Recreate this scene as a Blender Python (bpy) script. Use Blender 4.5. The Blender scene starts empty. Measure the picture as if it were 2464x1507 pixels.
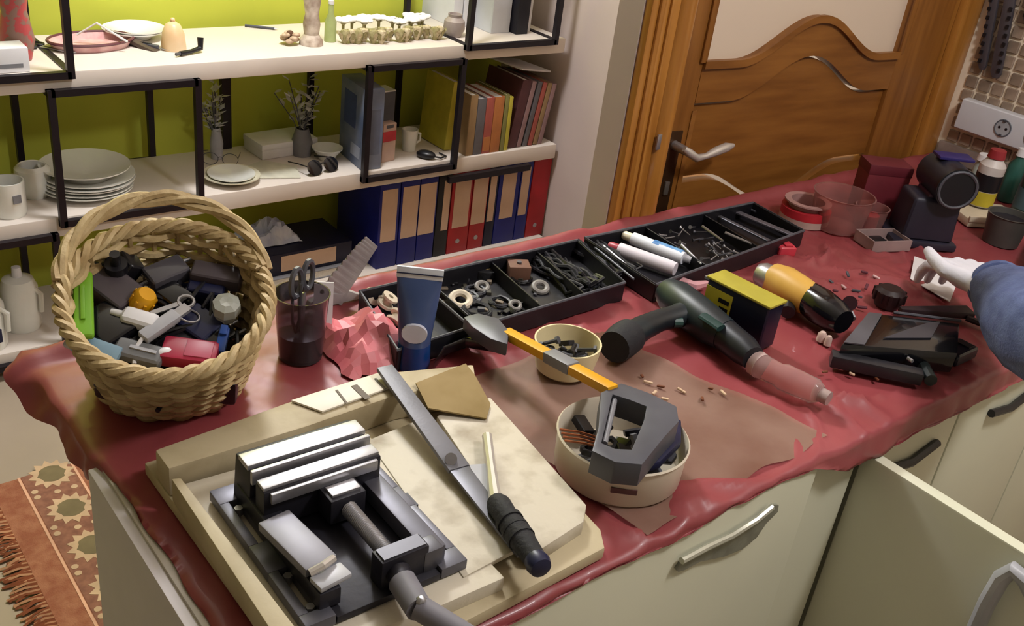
import bpy, bmesh, math, random
from mathutils import Vector, Matrix, Euler, noise
random.seed(7)
R = math.radians
scene = bpy.context.scene
C = scene.collection

# ------------------------------------------------------------------ camera
CAMH = 1.63
FPX = 2406.6
yaw, pit, rol = R(41.904), R(28.226), R(7.859)
fw = Vector((math.sin(yaw)*math.cos(pit), math.cos(yaw)*math.cos(pit), -math.sin(pit)))
r0 = Vector((math.cos(yaw), -math.sin(yaw), 0)); u0 = r0.cross(fw)
r2 = math.cos(rol)*r0 + math.sin(rol)*u0
u2 = -math.sin(rol)*r0 + math.cos(rol)*u0
CAM = Vector((0, 0, CAMH))
cd = bpy.data.cameras.new('camera'); cd.sensor_fit = 'HORIZONTAL'; cd.sensor_width = 36
cd.lens = 36*FPX/2464; cd.clip_start = 0.02
co = bpy.data.objects.new('camera', cd); C.objects.link(co)
m3 = Matrix((r2, u2, -fw)).transposed()
co.matrix_world = Matrix.Translation(CAM) @ m3.to_4x4()
scene.camera = co
# ------------------------------------------------------------------ light
w = bpy.data.worlds.new('world'); scene.world = w; w.use_nodes = True
w.node_tree.nodes['Background'].inputs[0].default_value = (0.80, 0.82, 0.86, 1)
w.node_tree.nodes['Background'].inputs[1].default_value = 0.0
def bulb(name, loc, radius, power, col):
    l = bpy.data.lights.new(name, 'POINT'); l.shadow_soft_size = radius; l.energy = power; l.color = col
    o = bpy.data.objects.new(name, l); C.objects.link(o); o.location = loc
    return o
bulb('kitchen_ceiling_lamp_offscreen', (1.35, -0.05, 2.35), .11, 42, (1.0, 0.97, 0.97))
bulb('hall_ceiling_lamp_offscreen', (1.20, 2.20, 2.35), .13, 85, (0.98, 0.98, 1.0))
scene.view_settings.view_transform = 'Standard'
scene.view_settings.look = 'None'
scene.view_settings.gamma = 1
scene.view_settings.use_curve_mapping = False
scene.view_settings.exposure = 0.25

# ------------------------------------------------------------------ pixel helpers (a pixel gives a direction, a plane the distance)
def ray(px, py): return fw + r2*((px-1232)/FPX) - u2*((py-753.5)/FPX)
def T(px, py, z): d = ray(px, py); return CAM + d*((z-CAMH)/d.z)
def PY(px, py, y): d = ray(px, py); return CAM + d*(y/d.y)
def PX(px, py, x): d = ray(px, py); return CAM + d*(x/d.x)

# ------------------------------------------------------------------ materials
MATS = {}
def lin(c): return c/12.92 if c <= .04045 else ((c+.055)/1.055)**2.4
def rgb(h): return tuple(lin(int(h[i:i+2], 16)/255) for i in (0, 2, 4))
def mat(name, hx, rough=.5, metal=0., var=.12, scale=18., bump=0., bscale=None, trans=0., alpha=1., coat=0., hx2=None, obrand=0., ior=1.45, stretch=None, ramp=(.35, .65)):
    if name in MATS: return MATS[name]
    m = bpy.data.materials.new(name); m.use_nodes = True; nt = m.node_tree; N = nt.nodes; L = nt.links
    b = N['Principled BSDF']
    c = rgb(hx)
    if hx2: c1, c2 = c, rgb(hx2)
    else: c1 = tuple(x*(1-var) for x in c); c2 = tuple(min(1, x*(1+var)) for x in c)
    tc = N.new('ShaderNodeTexCoord'); mp = N.new('ShaderNodeMapping'); L.new(tc.outputs['Object'], mp.inputs[0])
    if stretch: mp.inputs['Scale'].default_value = stretch
    n = N.new('ShaderNodeTexNoise'); n.inputs['Scale'].default_value = scale; n.inputs['Detail'].default_value = 5
    L.new(mp.outputs[0], n.inputs['Vector'])
    cr = N.new('ShaderNodeValToRGB'); cr.color_ramp.elements[0].color = (*c1, 1); cr.color_ramp.elements[1].color = (*c2, 1)
    cr.color_ramp.elements[0].position = ramp[0]; cr.color_ramp.elements[1].position = ramp[1]
    L.new(n.outputs[0], cr.inputs[0]); out = cr.outputs[0]
    if obrand:
        oi = N.new('ShaderNodeObjectInfo'); hs = N.new('ShaderNodeHueSaturation'); mr = N.new('ShaderNodeMapRange')
        mr.inputs['To Min'].default_value = 1-obrand; mr.inputs['To Max'].default_value = 1+obrand
        L.new(oi.outputs['Random'], mr.inputs[0]); L.new(mr.outputs[0], hs.inputs['Value']); L.new(out, hs.inputs['Color']); out = hs.outputs[0]
    L.new(out, b.inputs['Base Color'])
    b.inputs['Roughness'].default_value = rough; b.inputs['Metallic'].default_value = metal
    b.inputs['Transmission Weight'].default_value = trans; b.inputs['Alpha'].default_value = alpha
    b.inputs['Coat Weight'].default_value = coat; b.inputs['IOR'].default_value = ior
    if bump:
        n2 = N.new('ShaderNodeTexNoise'); n2.inputs['Scale'].default_value = bscale or scale*3; n2.inputs['Detail'].default_value = 4
        L.new(mp.outputs[0], n2.inputs['Vector'])
        bp = N.new('ShaderNodeBump'); bp.inputs['Strength'].default_value = bump; bp.inputs['Distance'].default_value = .004
        L.new(n2.outputs[0], bp.inputs['Height']); L.new(bp.outputs[0], b.inputs['Normal'])
    MATS[name] = m; return m

black = mat('black_plastic', '17161b', .38, bump=.1)
blackg = mat('black_gloss', '101015', .16, coat=.4)
rubber = mat('rubber', '1b1b1f', .75, bump=.3, bscale=200)
dgrey = mat('dark_grey_plastic', '4b4c54', .42)
grey = mat('grey_plastic', '77777c', .45)
lgrey = mat('light_grey_plastic', 'a5a6ac', .4)
white = mat('white_plastic', 'dcdcdf', .35, var=.04)
cream = mat('cream_plastic', 'd8cfb6', .4, var=.05)
china = mat('china', 'e3e4dd', .15, var=.02, coat=.4)
steel = mat('steel', 'a9a8ac', .36, .75)
dsteel = mat('dark_steel', '5c5c63', .42, .6)
iron = mat('cast_iron', '26252d', .45, .3, bump=.04, bscale=120)
yellow = mat('yellow_plastic', 'd59a12', .4, var=.08)
yellow2 = mat('yellow_label', 'c2b535', .45, var=.1)
red = mat('red_plastic', 'b02a33', .4)
navy = mat('navy_plastic', '181c3c', .4)
blue = mat('blue_plastic', '2b4f9a', .35)
paper = mat('paper', 'd9d7da', .8, var=.03)
wood = mat('door_wood', '784a1c', .42, scale=5, hx2='905e28', stretch=(9, 9, .8), bump=.08, bscale=14, coat=.1)
woodp = mat('door_panel_wood', '784a1c', .42, scale=4, hx2='905e28', stretch=(1.2, 9, 9), bump=.08, bscale=12, coat=.08)
woodl = mat('casing_wood', '9a6426', .32, scale=5, hx2='b27a36', stretch=(9, 9, .8), bump=.1, bscale=14, coat=.3)
woodb = woodl
clear = mat('clear_plastic', 'efe9ea', .08, trans=.95, var=.01, ior=1.3)
smoke = mat('smoked_plastic', '8d868c', .1, trans=.9, var=.02, ior=1.25)

# ------------------------------------------------------------------ mesh builder
class M:
    def __init__(s): s.v = []; s.f = []
    def add(s, vs, fs, mx=None):
        o = len(s.v)
        s.v += [(mx @ Vector(v)) if mx else Vector(v) for v in vs]
        s.f += [tuple(i+o for i in f) for f in fs]; return s
    def box(s, c, sz, rot=None, taper=1.):
        x, y, z = (k/2 for k in sz); t = taper
        vs = [(-x, -y, -z), (x, -y, -z), (x, y, -z), (-x, y, -z), (-x*t, -y*t, z), (x*t, -y*t, z), (x*t, y*t, z), (-x*t, y*t, z)]
        mx = Matrix.Translation(Vector(c)) @ (Euler(rot).to_matrix().to_4x4() if rot else Matrix())
        return s.add(vs, [(0, 3, 2, 1), (4, 5, 6, 7), (0, 1, 5, 4), (1, 2, 6, 5), (2, 3, 7, 6), (3, 0, 4, 7)], mx)
    def box2(s, a, b):
        return s.box([(p+q)/2 for p, q in zip(a, b)], [abs(q-p) for p, q in zip(a, b)])
    def loft(s, rings, cap=True, closed=True):
        n = len(rings[0]); vs = [p for r in rings for p in r]; fs = []
        for k in range(len(rings)-1):
            for i in range(n if closed else n-1):
                j = (i+1) % n; fs.append((k*n+i, k*n+j, (k+1)*n+j, (k+1)*n+i))
        if cap:
            fs.append(tuple(range(n-1, -1, -1))); fs.append(tuple((len(rings)-1)*n+i for i in range(n)))
        return s.add(vs, fs)
    def lathe(s, prof, c=(0, 0, 0), n=28, mx=None, cap=True):
        c = Vector(c); rings = []
        for r, z in prof:
            ring = [Vector((r*math.cos(2*math.pi*i/n), r*math.sin(2*math.pi*i/n), z)) for i in range(n)]
            rings.append([(mx @ p if mx else p)+c for p in ring])
        return s.loft(rings, cap)
    def tube(s, pts, r, n=8, closed=False, cap=True, flat=1.):
        pts = [Vector(p) for p in pts]; k = len(pts); rings = []; up = None
        for i, p in enumerate(pts):
            if closed: t = pts[(i+1) % k]-pts[i-1]
            else: t = pts[min(i+1, k-1)]-pts[max(i-1, 0)]
            if t.length < 1e-9: t = Vector((0, 0, 1))
            t.normalize()
            if up is None: up = Vector((0, 0, 1)) if abs(t.z) < .9 else Vector((1, 0, 0))
            a = t.cross(up)
            if a.length < 1e-5: a = t.orthogonal()
            a.normalize(); b = a.cross(t); up = b
            rr = r[i] if isinstance(r, (list, tuple)) else r
            rings.append([p + a*rr*math.cos(2*math.pi*j/n) + b*rr*flat*math.sin(2*math.pi*j/n) for j in range(n)])
        if closed: rings.append(rings[0])
        return s.loft(rings, cap and not closed)
    def cyl(s, a, b, r, r1=None, n=20): return s.tube([a, b], [r, r if r1 is None else r1], n)
    def prism(s, poly, d, mx=None):      # poly: 3-D points, d: offset vector
        d = Vector(d); a = [Vector(p) for p in poly]
        return s.loft([a, [p+d for p in a]])
    def sphere(s, c, r, n=12, sq=(1, 1, 1)):
        rings = []; c = Vector(c)
        for i in range(1, n):
            t = math.pi*i/n
            rings.append([c+Vector((r*sq[0]*math.sin(t)*math.cos(2*math.pi*j/n), r*sq[1]*math.sin(t)*math.sin(2*math.pi*j/n), -r*sq[2]*math.cos(t))) for j in range(n)])
        return s.loft(rings)
    def build(s, name, m, parent=None, bevel=0., smooth=True, world=False, seg=2, flat_angle=35):
        me = bpy.data.meshes.new(name)
        vs = s.v
        if world and parent is not None:
            inv = parent_mx(parent).inverted(); vs = [inv @ v for v in vs]
        me.from_pydata([tuple(v) for v in vs], [], s.f); me.update()
        bm = bmesh.new(); bm.from_mesh(me)
        bmesh.ops.recalc_face_normals(bm, faces=bm.faces)
        if bevel:
            es = [e for e in bm.edges if len(e.link_faces) == 2 and e.calc_face_angle(0) > R(30)]
            bmesh.ops.bevel(bm, geom=es, offset=bevel, segments=seg, affect='EDGES', clamp_overlap=True, profile=.6)
        bm.to_mesh(me); bm.free()
        if smooth:
            me.shade_smooth(); me.set_sharp_from_angle(angle=R(flat_angle))
        me.materials.append(m)
        o = bpy.data.objects.new(name, me); C.objects.link(o)
        if parent is not None: o.parent = parent
        return o
def parent_mx(p):
    mx = p.matrix_basis.copy()
    return parent_mx(p.parent) @ mx if p.parent else mx
def tag(o, label, cat, group=None):
    o['label'] = label; o['category'] = cat
    if group: o['group'] = group
    return o
def thing(name, label, cat, loc=(0, 0, 0), rz=0., group=None, rx=0., ry=0.):
    o = bpy.data.objects.new(name, None); C.objects.link(o); o.empty_display_size = .02
    o.location = loc; o.rotation_euler = (rx, ry, rz)
    return tag(o, label, cat, group)
def struct(o): o['kind'] = 'structure'; return o
def sh(name, vs, mtl, parent=None): return vs.build(name, mtl, parent)
def copy_tree(o, parent=None):
    c = o.copy(); C.objects.link(c); c.parent = parent
    for ch in o.children: copy_tree(ch, c)
    return c

# ================================================================== THE SETTING
XR = 2.45            # right wall plane
YB = 2.99            # green wall plane
YP = 1.22            # partition wall front plane
floorm = mat('floor_tile', 'a89a87', .28, var=.06, scale=3)
wallw = mat('plaster', 'b9aaa4', .85, var=.04, scale=4, bump=.06, bscale=60)
greenm = mat('green_paint', 'bcc244', .8, var=.05, scale=2)
struct(M().box2((-3.2, -2.4, -.1), (XR+.1, YB+.1, 0)).build('floor', floorm))
struct(M().box2((-3.2, YB, 0), (XR, YB+.1, 2.6)).build('wall_back', greenm))
struct(M().box2((XR, YP+.06, 0), (XR+.1, YB+.1, 2.6)).build('wall_side', wallw))
roomw = mat('room_plaster', 'cdc6bf', .9, var=.03, scale=4)
struct(M().box2((-3.2, -2.4, 2.6), (XR+.1, YB+.1, 2.7)).build('ceiling', roomw))
struct(M().box2((-3.3, -2.4, 0), (-3.2, YB+.1, 2.6)).build('wall_left', roomw))
struct(M().box2((-3.3, -2.5, 0), (XR+.1, -2.4, 2.6)).build('wall_front', roomw))
# wall with tiles on the kitchen side
tw = struct(M().box2((XR, -2.4, 0), (XR+.1, YP+.06, 2.6)).build('wall_right', mat('grout', 'efe0c8', .9, var=.06, scale=30, bump=.2)))
tilem = mat('mosaic_tile', '8f7e6e', .3, var=.18, scale=25, obrand=.22, coat=.2)
tp = .0345
tme = None
for i in range(21):
    for j in range(14):
        y = 1.185-i*tp-tp/2; z = .945+j*tp+tp/2
        if tme is None:
            o = M().box((0, 0, 0), (.008, tp-.0072, tp-.0072)).build('tile', tilem, tw, bevel=.0015, seg=1); tme = o.data
        else:
            o = bpy.data.objects.new('tile', tme); C.objects.link(o); o.parent = tw
        o.location = (XR-.003+random.uniform(-.0006, .0006), y, z)
o = M().box2((XR-.012, .3, .90), (XR, 1.195, .943)).build('upstand', mat('upstand_stone', '8d8078', .4, var=.15, scale=30), tw, bevel=.003)
# ---- partition wall with the door opening
DX0, DX1 = 1.417, 2.37      # opening
pw = struct(M().box2((1.30, YP, 0), (DX0-.02, YP+.06, 2.6)).box2((DX1+.02, YP, 0), (XR, YP+.06, 2.6)).box2((DX0-.02, YP, 2.08), (DX1+.02, YP+.06, 2.6)).build('wall_partition', wallw))
# door casing (trim)
tr = struct(M().box2((1.302, YP-.018, 0), (1.374, YP, 2.13)).build('trim_1', woodl, None, bevel=.004))
M().box2((1.318, YP-.024, 0), (1.330, YP-.017, 2.13)).build('moulding', woodl, tr, bevel=.003)
M().box2((1.345, YP-.023, 0), (1.352, YP-.017, 2.13)).build('moulding', woodl, tr, bevel=.002)
ring = [Vector((1.374+.022+.024*math.cos(a), YP-.006-.022*math.sin(a), 0)) for a in [math.pi*i/8 for i in range(9)]]
ring += [Vector((1.42, YP+.06, 0)), Vector((1.372, YP+.06, 0))]
M().prism(ring, (0, 0, 2.1)).build('bead', woodb, tr)
# strike plate on the bead
M().box((1.376, YP-.026, 1.06), (.01, .004, .03)).build('strike_plate', steel, tr, bevel=.001)
tr2 = struct(M().box2((DX1-.005, YP-.018, 0), (XR-.002, YP, 2.13)).build('trim_2', woodl, None, bevel=.004))
M().box2((DX1-.005, YP, 0), (DX1+.02, YP+.1, 2.1)).build('jamb', woodl, tr2)
struct(M().box2((1.302, YP-.018, 2.06), (XR-.002, YP, 2.13)).build('trim_3', woodl, None, bevel=.004))
# ---- door leaf, a little ajar (hinged on the right)
door = struct(bpy.data.objects.new('door_1', None)); C.objects.link(door)
door.location = (2.362, YP+.006, 0.01); door.rotation_euler = (0, 0, R(-5.8))
dw, dh, dt = .925, 2.03, .04
def D(x, z, y=0): return Vector((-x, y, z))
xl, xr = .775, .160             # pane left / right, measured from the hinge
z0 = 1.155                      # flat of the pane's lower edge
def hump(f):                    # height of the bell at f (0 left .. 1 right)
    a = abs(f-.52)/.36
    return .088*(.5+.5*math.cos(math.pi*min(1, a)))
M().box2((-dw, 0, 0), (-xl, dt, dh)).build('stile', wood, door, bevel=.003)
M().box2((-xr, 0, 0), (0, dt, dh)).build('stile', wood, door, bevel=.003)
M().box2((-xl, 0, 1.92), (-xr, dt, dh)).build('top_rail', wood, door, bevel=.003)
def wavy(zlo, zhi, n=40):
    return [D(xl+(xr-xl)*i/n, zhi(i/n)) for i in range(n+1)] + [D(xr+(xl-xr)*i/n, zlo(1-i/n)) for i in range(n+1)]
M().prism(wavy(lambda f: z0-.085+hump(f), lambda f: z0+hump(f)), (0, dt, 0)).build('middle_rail', woodp, door)
M().prism(wavy(lambda f: z0-.012+hump(f), lambda f: z0+.004+hump(f)), (0, -.008, 0)).build('pane_bead', woodp, door)
M().prism(wavy(lambda f: .905-hump(1-f)*.9, lambda f: z0-.092+hump(f)), (0, dt-.022, 0)).build('panel', woodp, door).location.y = .011
M().prism(wavy(lambda f: .1, lambda f: .895-hump(1-f)*.9), (0, dt, 0)).build('lower_rail', woodp, door)
gm = mat('milky_glass', 'd9c8b4', .35, var=.02, scale=2)
M().prism(wavy(lambda f: z0+hump(f)-.005, lambda f: 1.925), (0, .006, 0)).build('pane', gm, door, smooth=False).location.y = .017
M().box2((-xl-.012, -.006, z0), (-xl+.004, 0, 1.92)).build('pane_bead', wood, door, bevel=.002)
M().box2((-xr-.004, -.006, z0), (-xr+.012, 0, 1.92)).build('pane_bead', wood, door, bevel=.002)
M().box2((-xl-.004, -.003, .1), (-xl+.008, 0, z0-.1)).build('groove_bead', woodp, door, bevel=.001)
hx, hz = -.812, .985
plate = M().box2((hx-.018, -.004, hz-.16), (hx+.018, 0, hz+.03)).build('handle_plate', mat('brass_dark', '4a3322', .35, .6), door, bevel=.003)
M().cyl((hx, -.004, hz), (hx, -.045, hz), .010, .009).build('spindle', steel, plate)
chrome = mat('chrome', 'c9c3bd', .35, .5, var=.02)
M().tube([(hx-.012, -.046, hz+.008), (hx, -.05, hz), (hx+.025, -.05, hz-.014), (hx+.05, -.05, hz-.012), (hx+.075, -.05, hz-.004), (hx+.105, -.048, hz+.002), (hx+.128, -.046, hz+.004)],
         [.006, .009, .0085, .0065, .010, .0105, .004], 12).build('lever', chrome, plate)
M().box((hx, -.006, hz-.095), (.012, .006, .03)).build('keyhole', mat('zinc', '8f8a86', .4, .8), plate, bevel=.002)

# ================================================================== COUNTER
counter = thing('kitchen_counter', 'long kitchen peninsula counter with cream fronts under the red cloth', 'counter', (1.3, .85, 0))
cfront = mat('cabinet_cream', 'cfcfb9', .42, var=.03, scale=3)
cgrey = cfront
cdark = mat('cabinet_inside', '3a3835', .7)
def cb(name, a, b, m, bev=.002, par=counter): return M().box2(a, b).build(name, m, par, bevel=bev, world=True)
cb('worktop', (.262, .556, .866), (2.44, 1.19, .897), mat('worktop', 'b8b0a5', .4))
cb('end_panel', (.25, .542, 0), (.2725, .945, .893), mat('end_panel_white', 'c6bfbf', .5, var=.02))
cb('back_panel', (.274, .925, 0), (2.44, .945, .865), cgrey)
cb('plinth', (.28, .58, 0), (2.44, .60, .10), cdark)
cb('carcass', (.274, .56, .10), (1.02, .92, .864), cgrey)
cb('carcass_shelf', (1.05, .56, .45), (2.40, .92, .47), cgrey)
f1 = cb('cabinet_front', (.275, .52, .10), (1.035, .54, .893), cfront, .003)
cb('fixed_strip', (1.045, .53, .10), (1.155, .55, .893), cfront, .003)
for a, b in ((1.19, 1.44), (1.446, 1.80), (1.806, 2.10), (2.106, 2.42)):
    fr = cb('cabinet_front', (a, .53, .10), (b, .55, .893), cgrey, .003)
    M().tube([((a+b)/2-.07, .524, .80), ((a+b)/2, .522, .79), ((a+b)/2+.07, .524, .80)], .007, 8).build('handle', black, fr, world=True)
# leaf shaped handle on the big cream front
hm = mat('handle_satin', '8e8f83', .35, .35, var=.2, scale=40)
leaf_top = [(1622, 1366), (1640, 1340), (1690, 1312), (1750, 1285), (1810, 1248), (1855, 1212), (1868, 1212)]
leaf_bot = [(1866, 1228), (1838, 1256), (1815, 1290), (1780, 1318), (1735, 1336), (1680, 1347), (1640, 1368), (1626, 1372)]
poly = [PY(x, y, .52) for x, y in leaf_top+leaf_bot]
lh = M().prism(poly, (0, -.004, 0)).build('leaf_handle', hm, f1, world=True)
M().tube([PY(x, y, .513) for x, y in ((1640, 1350), (1700, 1318), (1760, 1290), (1820, 1252), (1858, 1220))], .0045, 8).build('grip_bar', mat('handle_light', 'b9b9aa', .3, .4), lh, world=True)
# open cabinet door swung towards the viewer
odw = cfront
od = cb('open_door', (1.165, .12, .10), (1.185, .53, .858), odw, .003)
M().tube([PX(x, y, 1.15) for x, y in ((2340, 1530), (2375, 1450), (2410, 1390), (2440, 1372), (2470, 1400), (2490, 1440))], .011, 10).build('bow_handle', lgrey, od, world=True)

# ---- red plastic cloth with folds
clothm = mat('red_cloth', '84393d', .42, scale=7, hx2='96494d', bump=.12, bscale=30, coat=.08, ramp=(.42, .78))
flat_pts = []
def wr(x, y):
    p = Vector((x*7, y*7, 1.3))
    q = Vector((noise.noise(p*.6+Vector((9, 2, 1))), noise.noise(p*.6+Vector((1, 7, 3))), 0))*1.4
    v = 1-abs(noise.noise(p+q)); v = max(0, v-.72)/.28
    v2 = 1-abs(noise.noise(p*2.3+q*1.5+Vector((4, 4, 4)))); v2 = max(0, v2-.8)/.2
    return .009*v*v + .004*v2*v2
def amp(x, y):
    a = .22
    def g(cx, cy, rx, ry): return math.exp(-((x-cx)/rx)**2-((y-cy)/ry)**2)
    a += 2.4*g(1.66, .84, .17, .1) + 1.0*g(1.45, .60, .12, .06) + 1.0*g(.98, .93, .14, .035) + 1.3*g(1.2, .58, .1, .05) + .9*g(.62, 1.0, .07, .06) + 1.2*g(.85, .55, .2, .03) + 1.0*g(1.5, .93, .2, .03) + .8*g(1.75, 1.1, .2, .06)
    return a
nx, ny = 300, 116
gx0, gx1, gy0, gy1 = .205, 2.425, .44, 1.215
vs = []; fs = []
for j in range(ny+1):
    for i in range(nx+1):
        x = gx0+(gx1-gx0)*i/nx; y = gy0+(gy1-gy0)*j/ny
        z = .9005 + wr(x, y)*amp(x, y)
        X, Y = x, y
        fe = .521 + .006*noise.noise(Vector((x*9, 0, 0)))
        if y < fe:
            e = min(fe-y, .007+.008*noise.noise(Vector((x*6, 3, 0)))+.032*min(1, max(0, (x-1.02)/.08))); Y = fe-.003-.12*e+.004*noise.noise(Vector((x*30, y*30, 2))); z -= e
        if y > 1.165:     # rolled back hem
            k = (y-1.165)/.05; z += .016*math.sin(math.pi*min(1, k))*(.7+.5*noise.noise(Vector((x*14, 5, 0)))); Y = y-.3*max(0, k-.5)*.05
        hang = max(0, min(1, (y-.90)/.06))
        le = .272-.012*hang + .007*noise.noise(Vector((y*14, 1, 4)))
        if x < le:
            e = min(le-x, .003+.055*hang); flap = math.exp(-((y-1.165)/.045)**2)
            X = le-.004-e*(.15+.45*flap)+.010*noise.noise(Vector((y*26, x*18, 6)))*min(1, e/.03)
            z -= e*(.8-.5*flap)*(.75+.6*noise.noise(Vector((y*11, 0, 8))))
            Y = y+.02*flap*0
        vs.append((X, Y, z))
for j in range(ny):
    for i in range(nx):
        a = j*(nx+1)+i; fs.append((a, a+1, a+nx+2, a+nx+1))
cl = M(); cl.add(vs, fs)
cloth = tag(cl.build('tablecloth', clothm, None, flat_angle=180), 'rumpled red plastic cloth covering the long counter', 'tablecloth')
# crumpled heap of the same pink plastic behind the board
def crumple(name, label, cat, c, rx, ry, hgt, m, seed, n=13):
    v = []; f = []
    for j in range(n+1):
        for i in range(n+1):
            u, w_ = i/n*2-1, j/n*2-1
            d = max(abs(u), abs(w_)); k = max(0, 1-d**2)
            p = Vector((u*2.2+seed, w_*2.2, seed))
            rdg = 1-abs(noise.noise(p*.75)); 
            z = hgt*k*(.25+.85*max(0, rdg-.35)/.65)
            v.append((u*rx*(1+.15*noise.noise(p))+rx*.07*noise.noise(p*9), w_*ry*(1+.15*noise.noise(p+Vector((5, 5, 5))))+ry*.07*noise.noise(p*8+Vector((2, 2, 2))), z*(1+.25*noise.noise(p*6))+.0015))
    for j in range(n):
        for i in range(n):
            a = j*(n+1)+i; f.append((a, a+1, a+n+2, a+n+1))
    mm = M(); mm.add(v, f)
    o = mm.build(name, m, None, flat_angle=2); o.location = c
    return tag(o, label, cat)
pinkm = mat('pink_plastic', 'c4606a', .45, scale=12, hx2='d88a90', coat=.1)
crumple('plastic_bag', 'crumpled pink plastic bag behind the cream board', 'bag', (.655, 1.025, .903), .062, .075, .05, pinkm, 3.1)

# ---- translucent dusty sheet under the tins
shm = mat('dusty_sheet', '6d4a3a', .35, scale=6, hx2='94786a', alpha=.72, coat=.3, bump=.3, bscale=18)
cs = [T(2000, 1045, .905), T(1440, 795, .905), T(1090, 925, .905), T(1545, 1290, .905)]
n = 40; v = []; f = []
for j in range(n+1):
    for i in range(n+1):
        a, b = i/n, j/n
        p = cs[0]*(1-a)*(1-b)+cs[1]*a*(1-b)+cs[2]*a*b+cs[3]*(1-a)*b
        r = max(abs(a-.5), abs(b-.5))*2
        p = p+Vector((.012*noise.noise(p*14), .012*noise.noise(p*14+Vector((3, 3, 3))), 0))*(r**4)
        v.append((p.x, p.y, .9052+.0015*noise.noise(p*20)+.010*max(0, .5-abs(noise.noise(p*12))-.35)*(1 if b > .3 else .3)))
for j in range(n):
    for i in range(n):
        k = j*(n+1)+i; f.append((k, k+1, k+n+2, k+n+1))
mm = M(); mm.add(v, f)
tag(mm.build('plastic_sheet', shm, None, flat_angle=180), 'dusty brown translucent plastic sheet lying under the round tins', 'sheet')

# ================================================================== SHELVING UNIT
YS = 2.59
shelfm = mat('shelf_white', 'd4cbc2', .5, var=.03, scale=6)
framem = mat('frame_black', '1c171f', .4, .3)
unit = thing('shelving_unit', 'low white shelving unit with black metal cube frames by the green wall', 'shelf', (1.2, 2.78, 0))
SZ = [(.03, .075), (.395, .45), (.79, .84)]
for a, b in SZ:
    M().box2((-.6, YS, a), (2.43 if b < .8 else 2.40, 2.94, b)).build('shelf_board', shelfm, unit, bevel=.004, world=True)
def cubeframe(x0, x1, zb, zt):
    t = .018; e = bpy.data.objects.new('metal_frame', None); C.objects.link(e); e.parent = unit
    y0, y1 = YS-.012, 2.945
    for x in (x0, x1):
        for y in (y0, y1): M().box2((x-t/2, y-t/2, zb), (x+t/2, y+t/2, zt)).build('bar', framem, e, world=True)
        for z in (zb, zt-t): M().box2((x-t/2, y0, z), (x+t/2, y1, z+t)).build('bar', framem, e, world=True)
    for y in (y0, y1):
        for z in (zb, zt-t): M().box2((x0, y-t/2, z), (x1, y+t/2, z+t)).build('bar', framem, e, world=True)
cubeframe(.684, 1.062, .428, .800)
cubeframe(1.605, 1.955, .422, .800)
cubeframe(.33, .736, .826, 1.22)
cubeframe(1.968, 2.338, .826, 1.22)
cubeframe(.26, .66, .03, .412)
M().box2((1.94, YS-.02, .372), (2.30, YS-.002, .394)).build('bar', framem, unit, world=True)
M().box2((1.285, 2.925, .45), (1.315, 2.945, .79)).build('back_post', framem, unit, world=True)

# ---- ring binders
bb = mat('binder_blue', '101a72', .45, var=.1); br = mat('binder_red', '9c1a22', .42, var=.08); bd = mat('binder_dark', '12142e', .5); bk = mat('binder_black', '14141c', .5)
lab = mat('binder_label', 'c0a48e', .8, var=.04); inside = mat('paper_edges', 'd6d2c8', .9, var=.1, scale=200)
def binder(x0, x1, m, label, lx=None, h=.315, lz=(.10, .29), y0=2.612, zb=.0755, grp='ring binders on the bottom shelf', hole=True, d=.27):
    t = thing('ring_binder', label, 'binder', ((x0+x1)/2, y0, zb), group=grp)
    wd = x1-x0-.003; th = .004
    M().box2((-wd/2, 0, 0), (wd/2, th, h)).build('spine', m, t, bevel=.0015)
    M().box2((-wd/2, th, 0), (-wd/2+th, d, h)).build('cover', m, t, bevel=.001)
    M().box2((wd/2-th, th, 0), (wd/2, d, h)).build('cover', m, t, bevel=.001)
    M().box2((-wd/2+th, .03, .01), (wd/2-th, d-.02, h-.03)).build('pages', inside, t)
    if lx:
        M().box2((lx[0], -.0012, lz[0]), (lx[1], 0, lz[1])).build('spine_label', lab, t)
    if hole:
        M().cyl((0, -.001, .045), (0, .001, .045), .009, n=16).build('finger_ring', steel, t)
    return t
bspec = [(1.690, 1.772, bb, 'blue ring binder with label, first of the upright row', (-.03, .03)),
 (1.774, 1.851, bb, 'blue ring binder second in the row, wide pale label', (-.03, .034)),
 (1.852, 1.926, bb, 'blue ring binder third in the row beside a black one', (-.036, .03)),
 (1.927, 1.985, bk, 'black ring binder with narrow label left of the red pair', (-.004, .024)),
 (1.986, 2.078, br, 'red ring binder with pale label beside the black binder', (-.032, .036)),
 (2.079, 2.150, br, 'red ring binder with pale label touching a slim blue binder', (-.032, .03)),
 (2.151, 2.194, bd, 'slim navy ring binder right after the two red ones', (-.016, .012)),
 (2.195, 2.296, bb, 'blue ring binder with label between slim navy and another blue', (-.032, .03)),
 (2.297, 2.352, bb, 'narrow blue ring binder beside the unlabelled red one', (-.022, .016)),
 (2.353, 2.441, br, 'unlabelled red ring binder with finger ring, against the side wall', None)]
for x0, x1, m, l, lx in bspec:
    binder(x0, x1, m, l, lx, hole=(lx is None or m is br))
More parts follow.
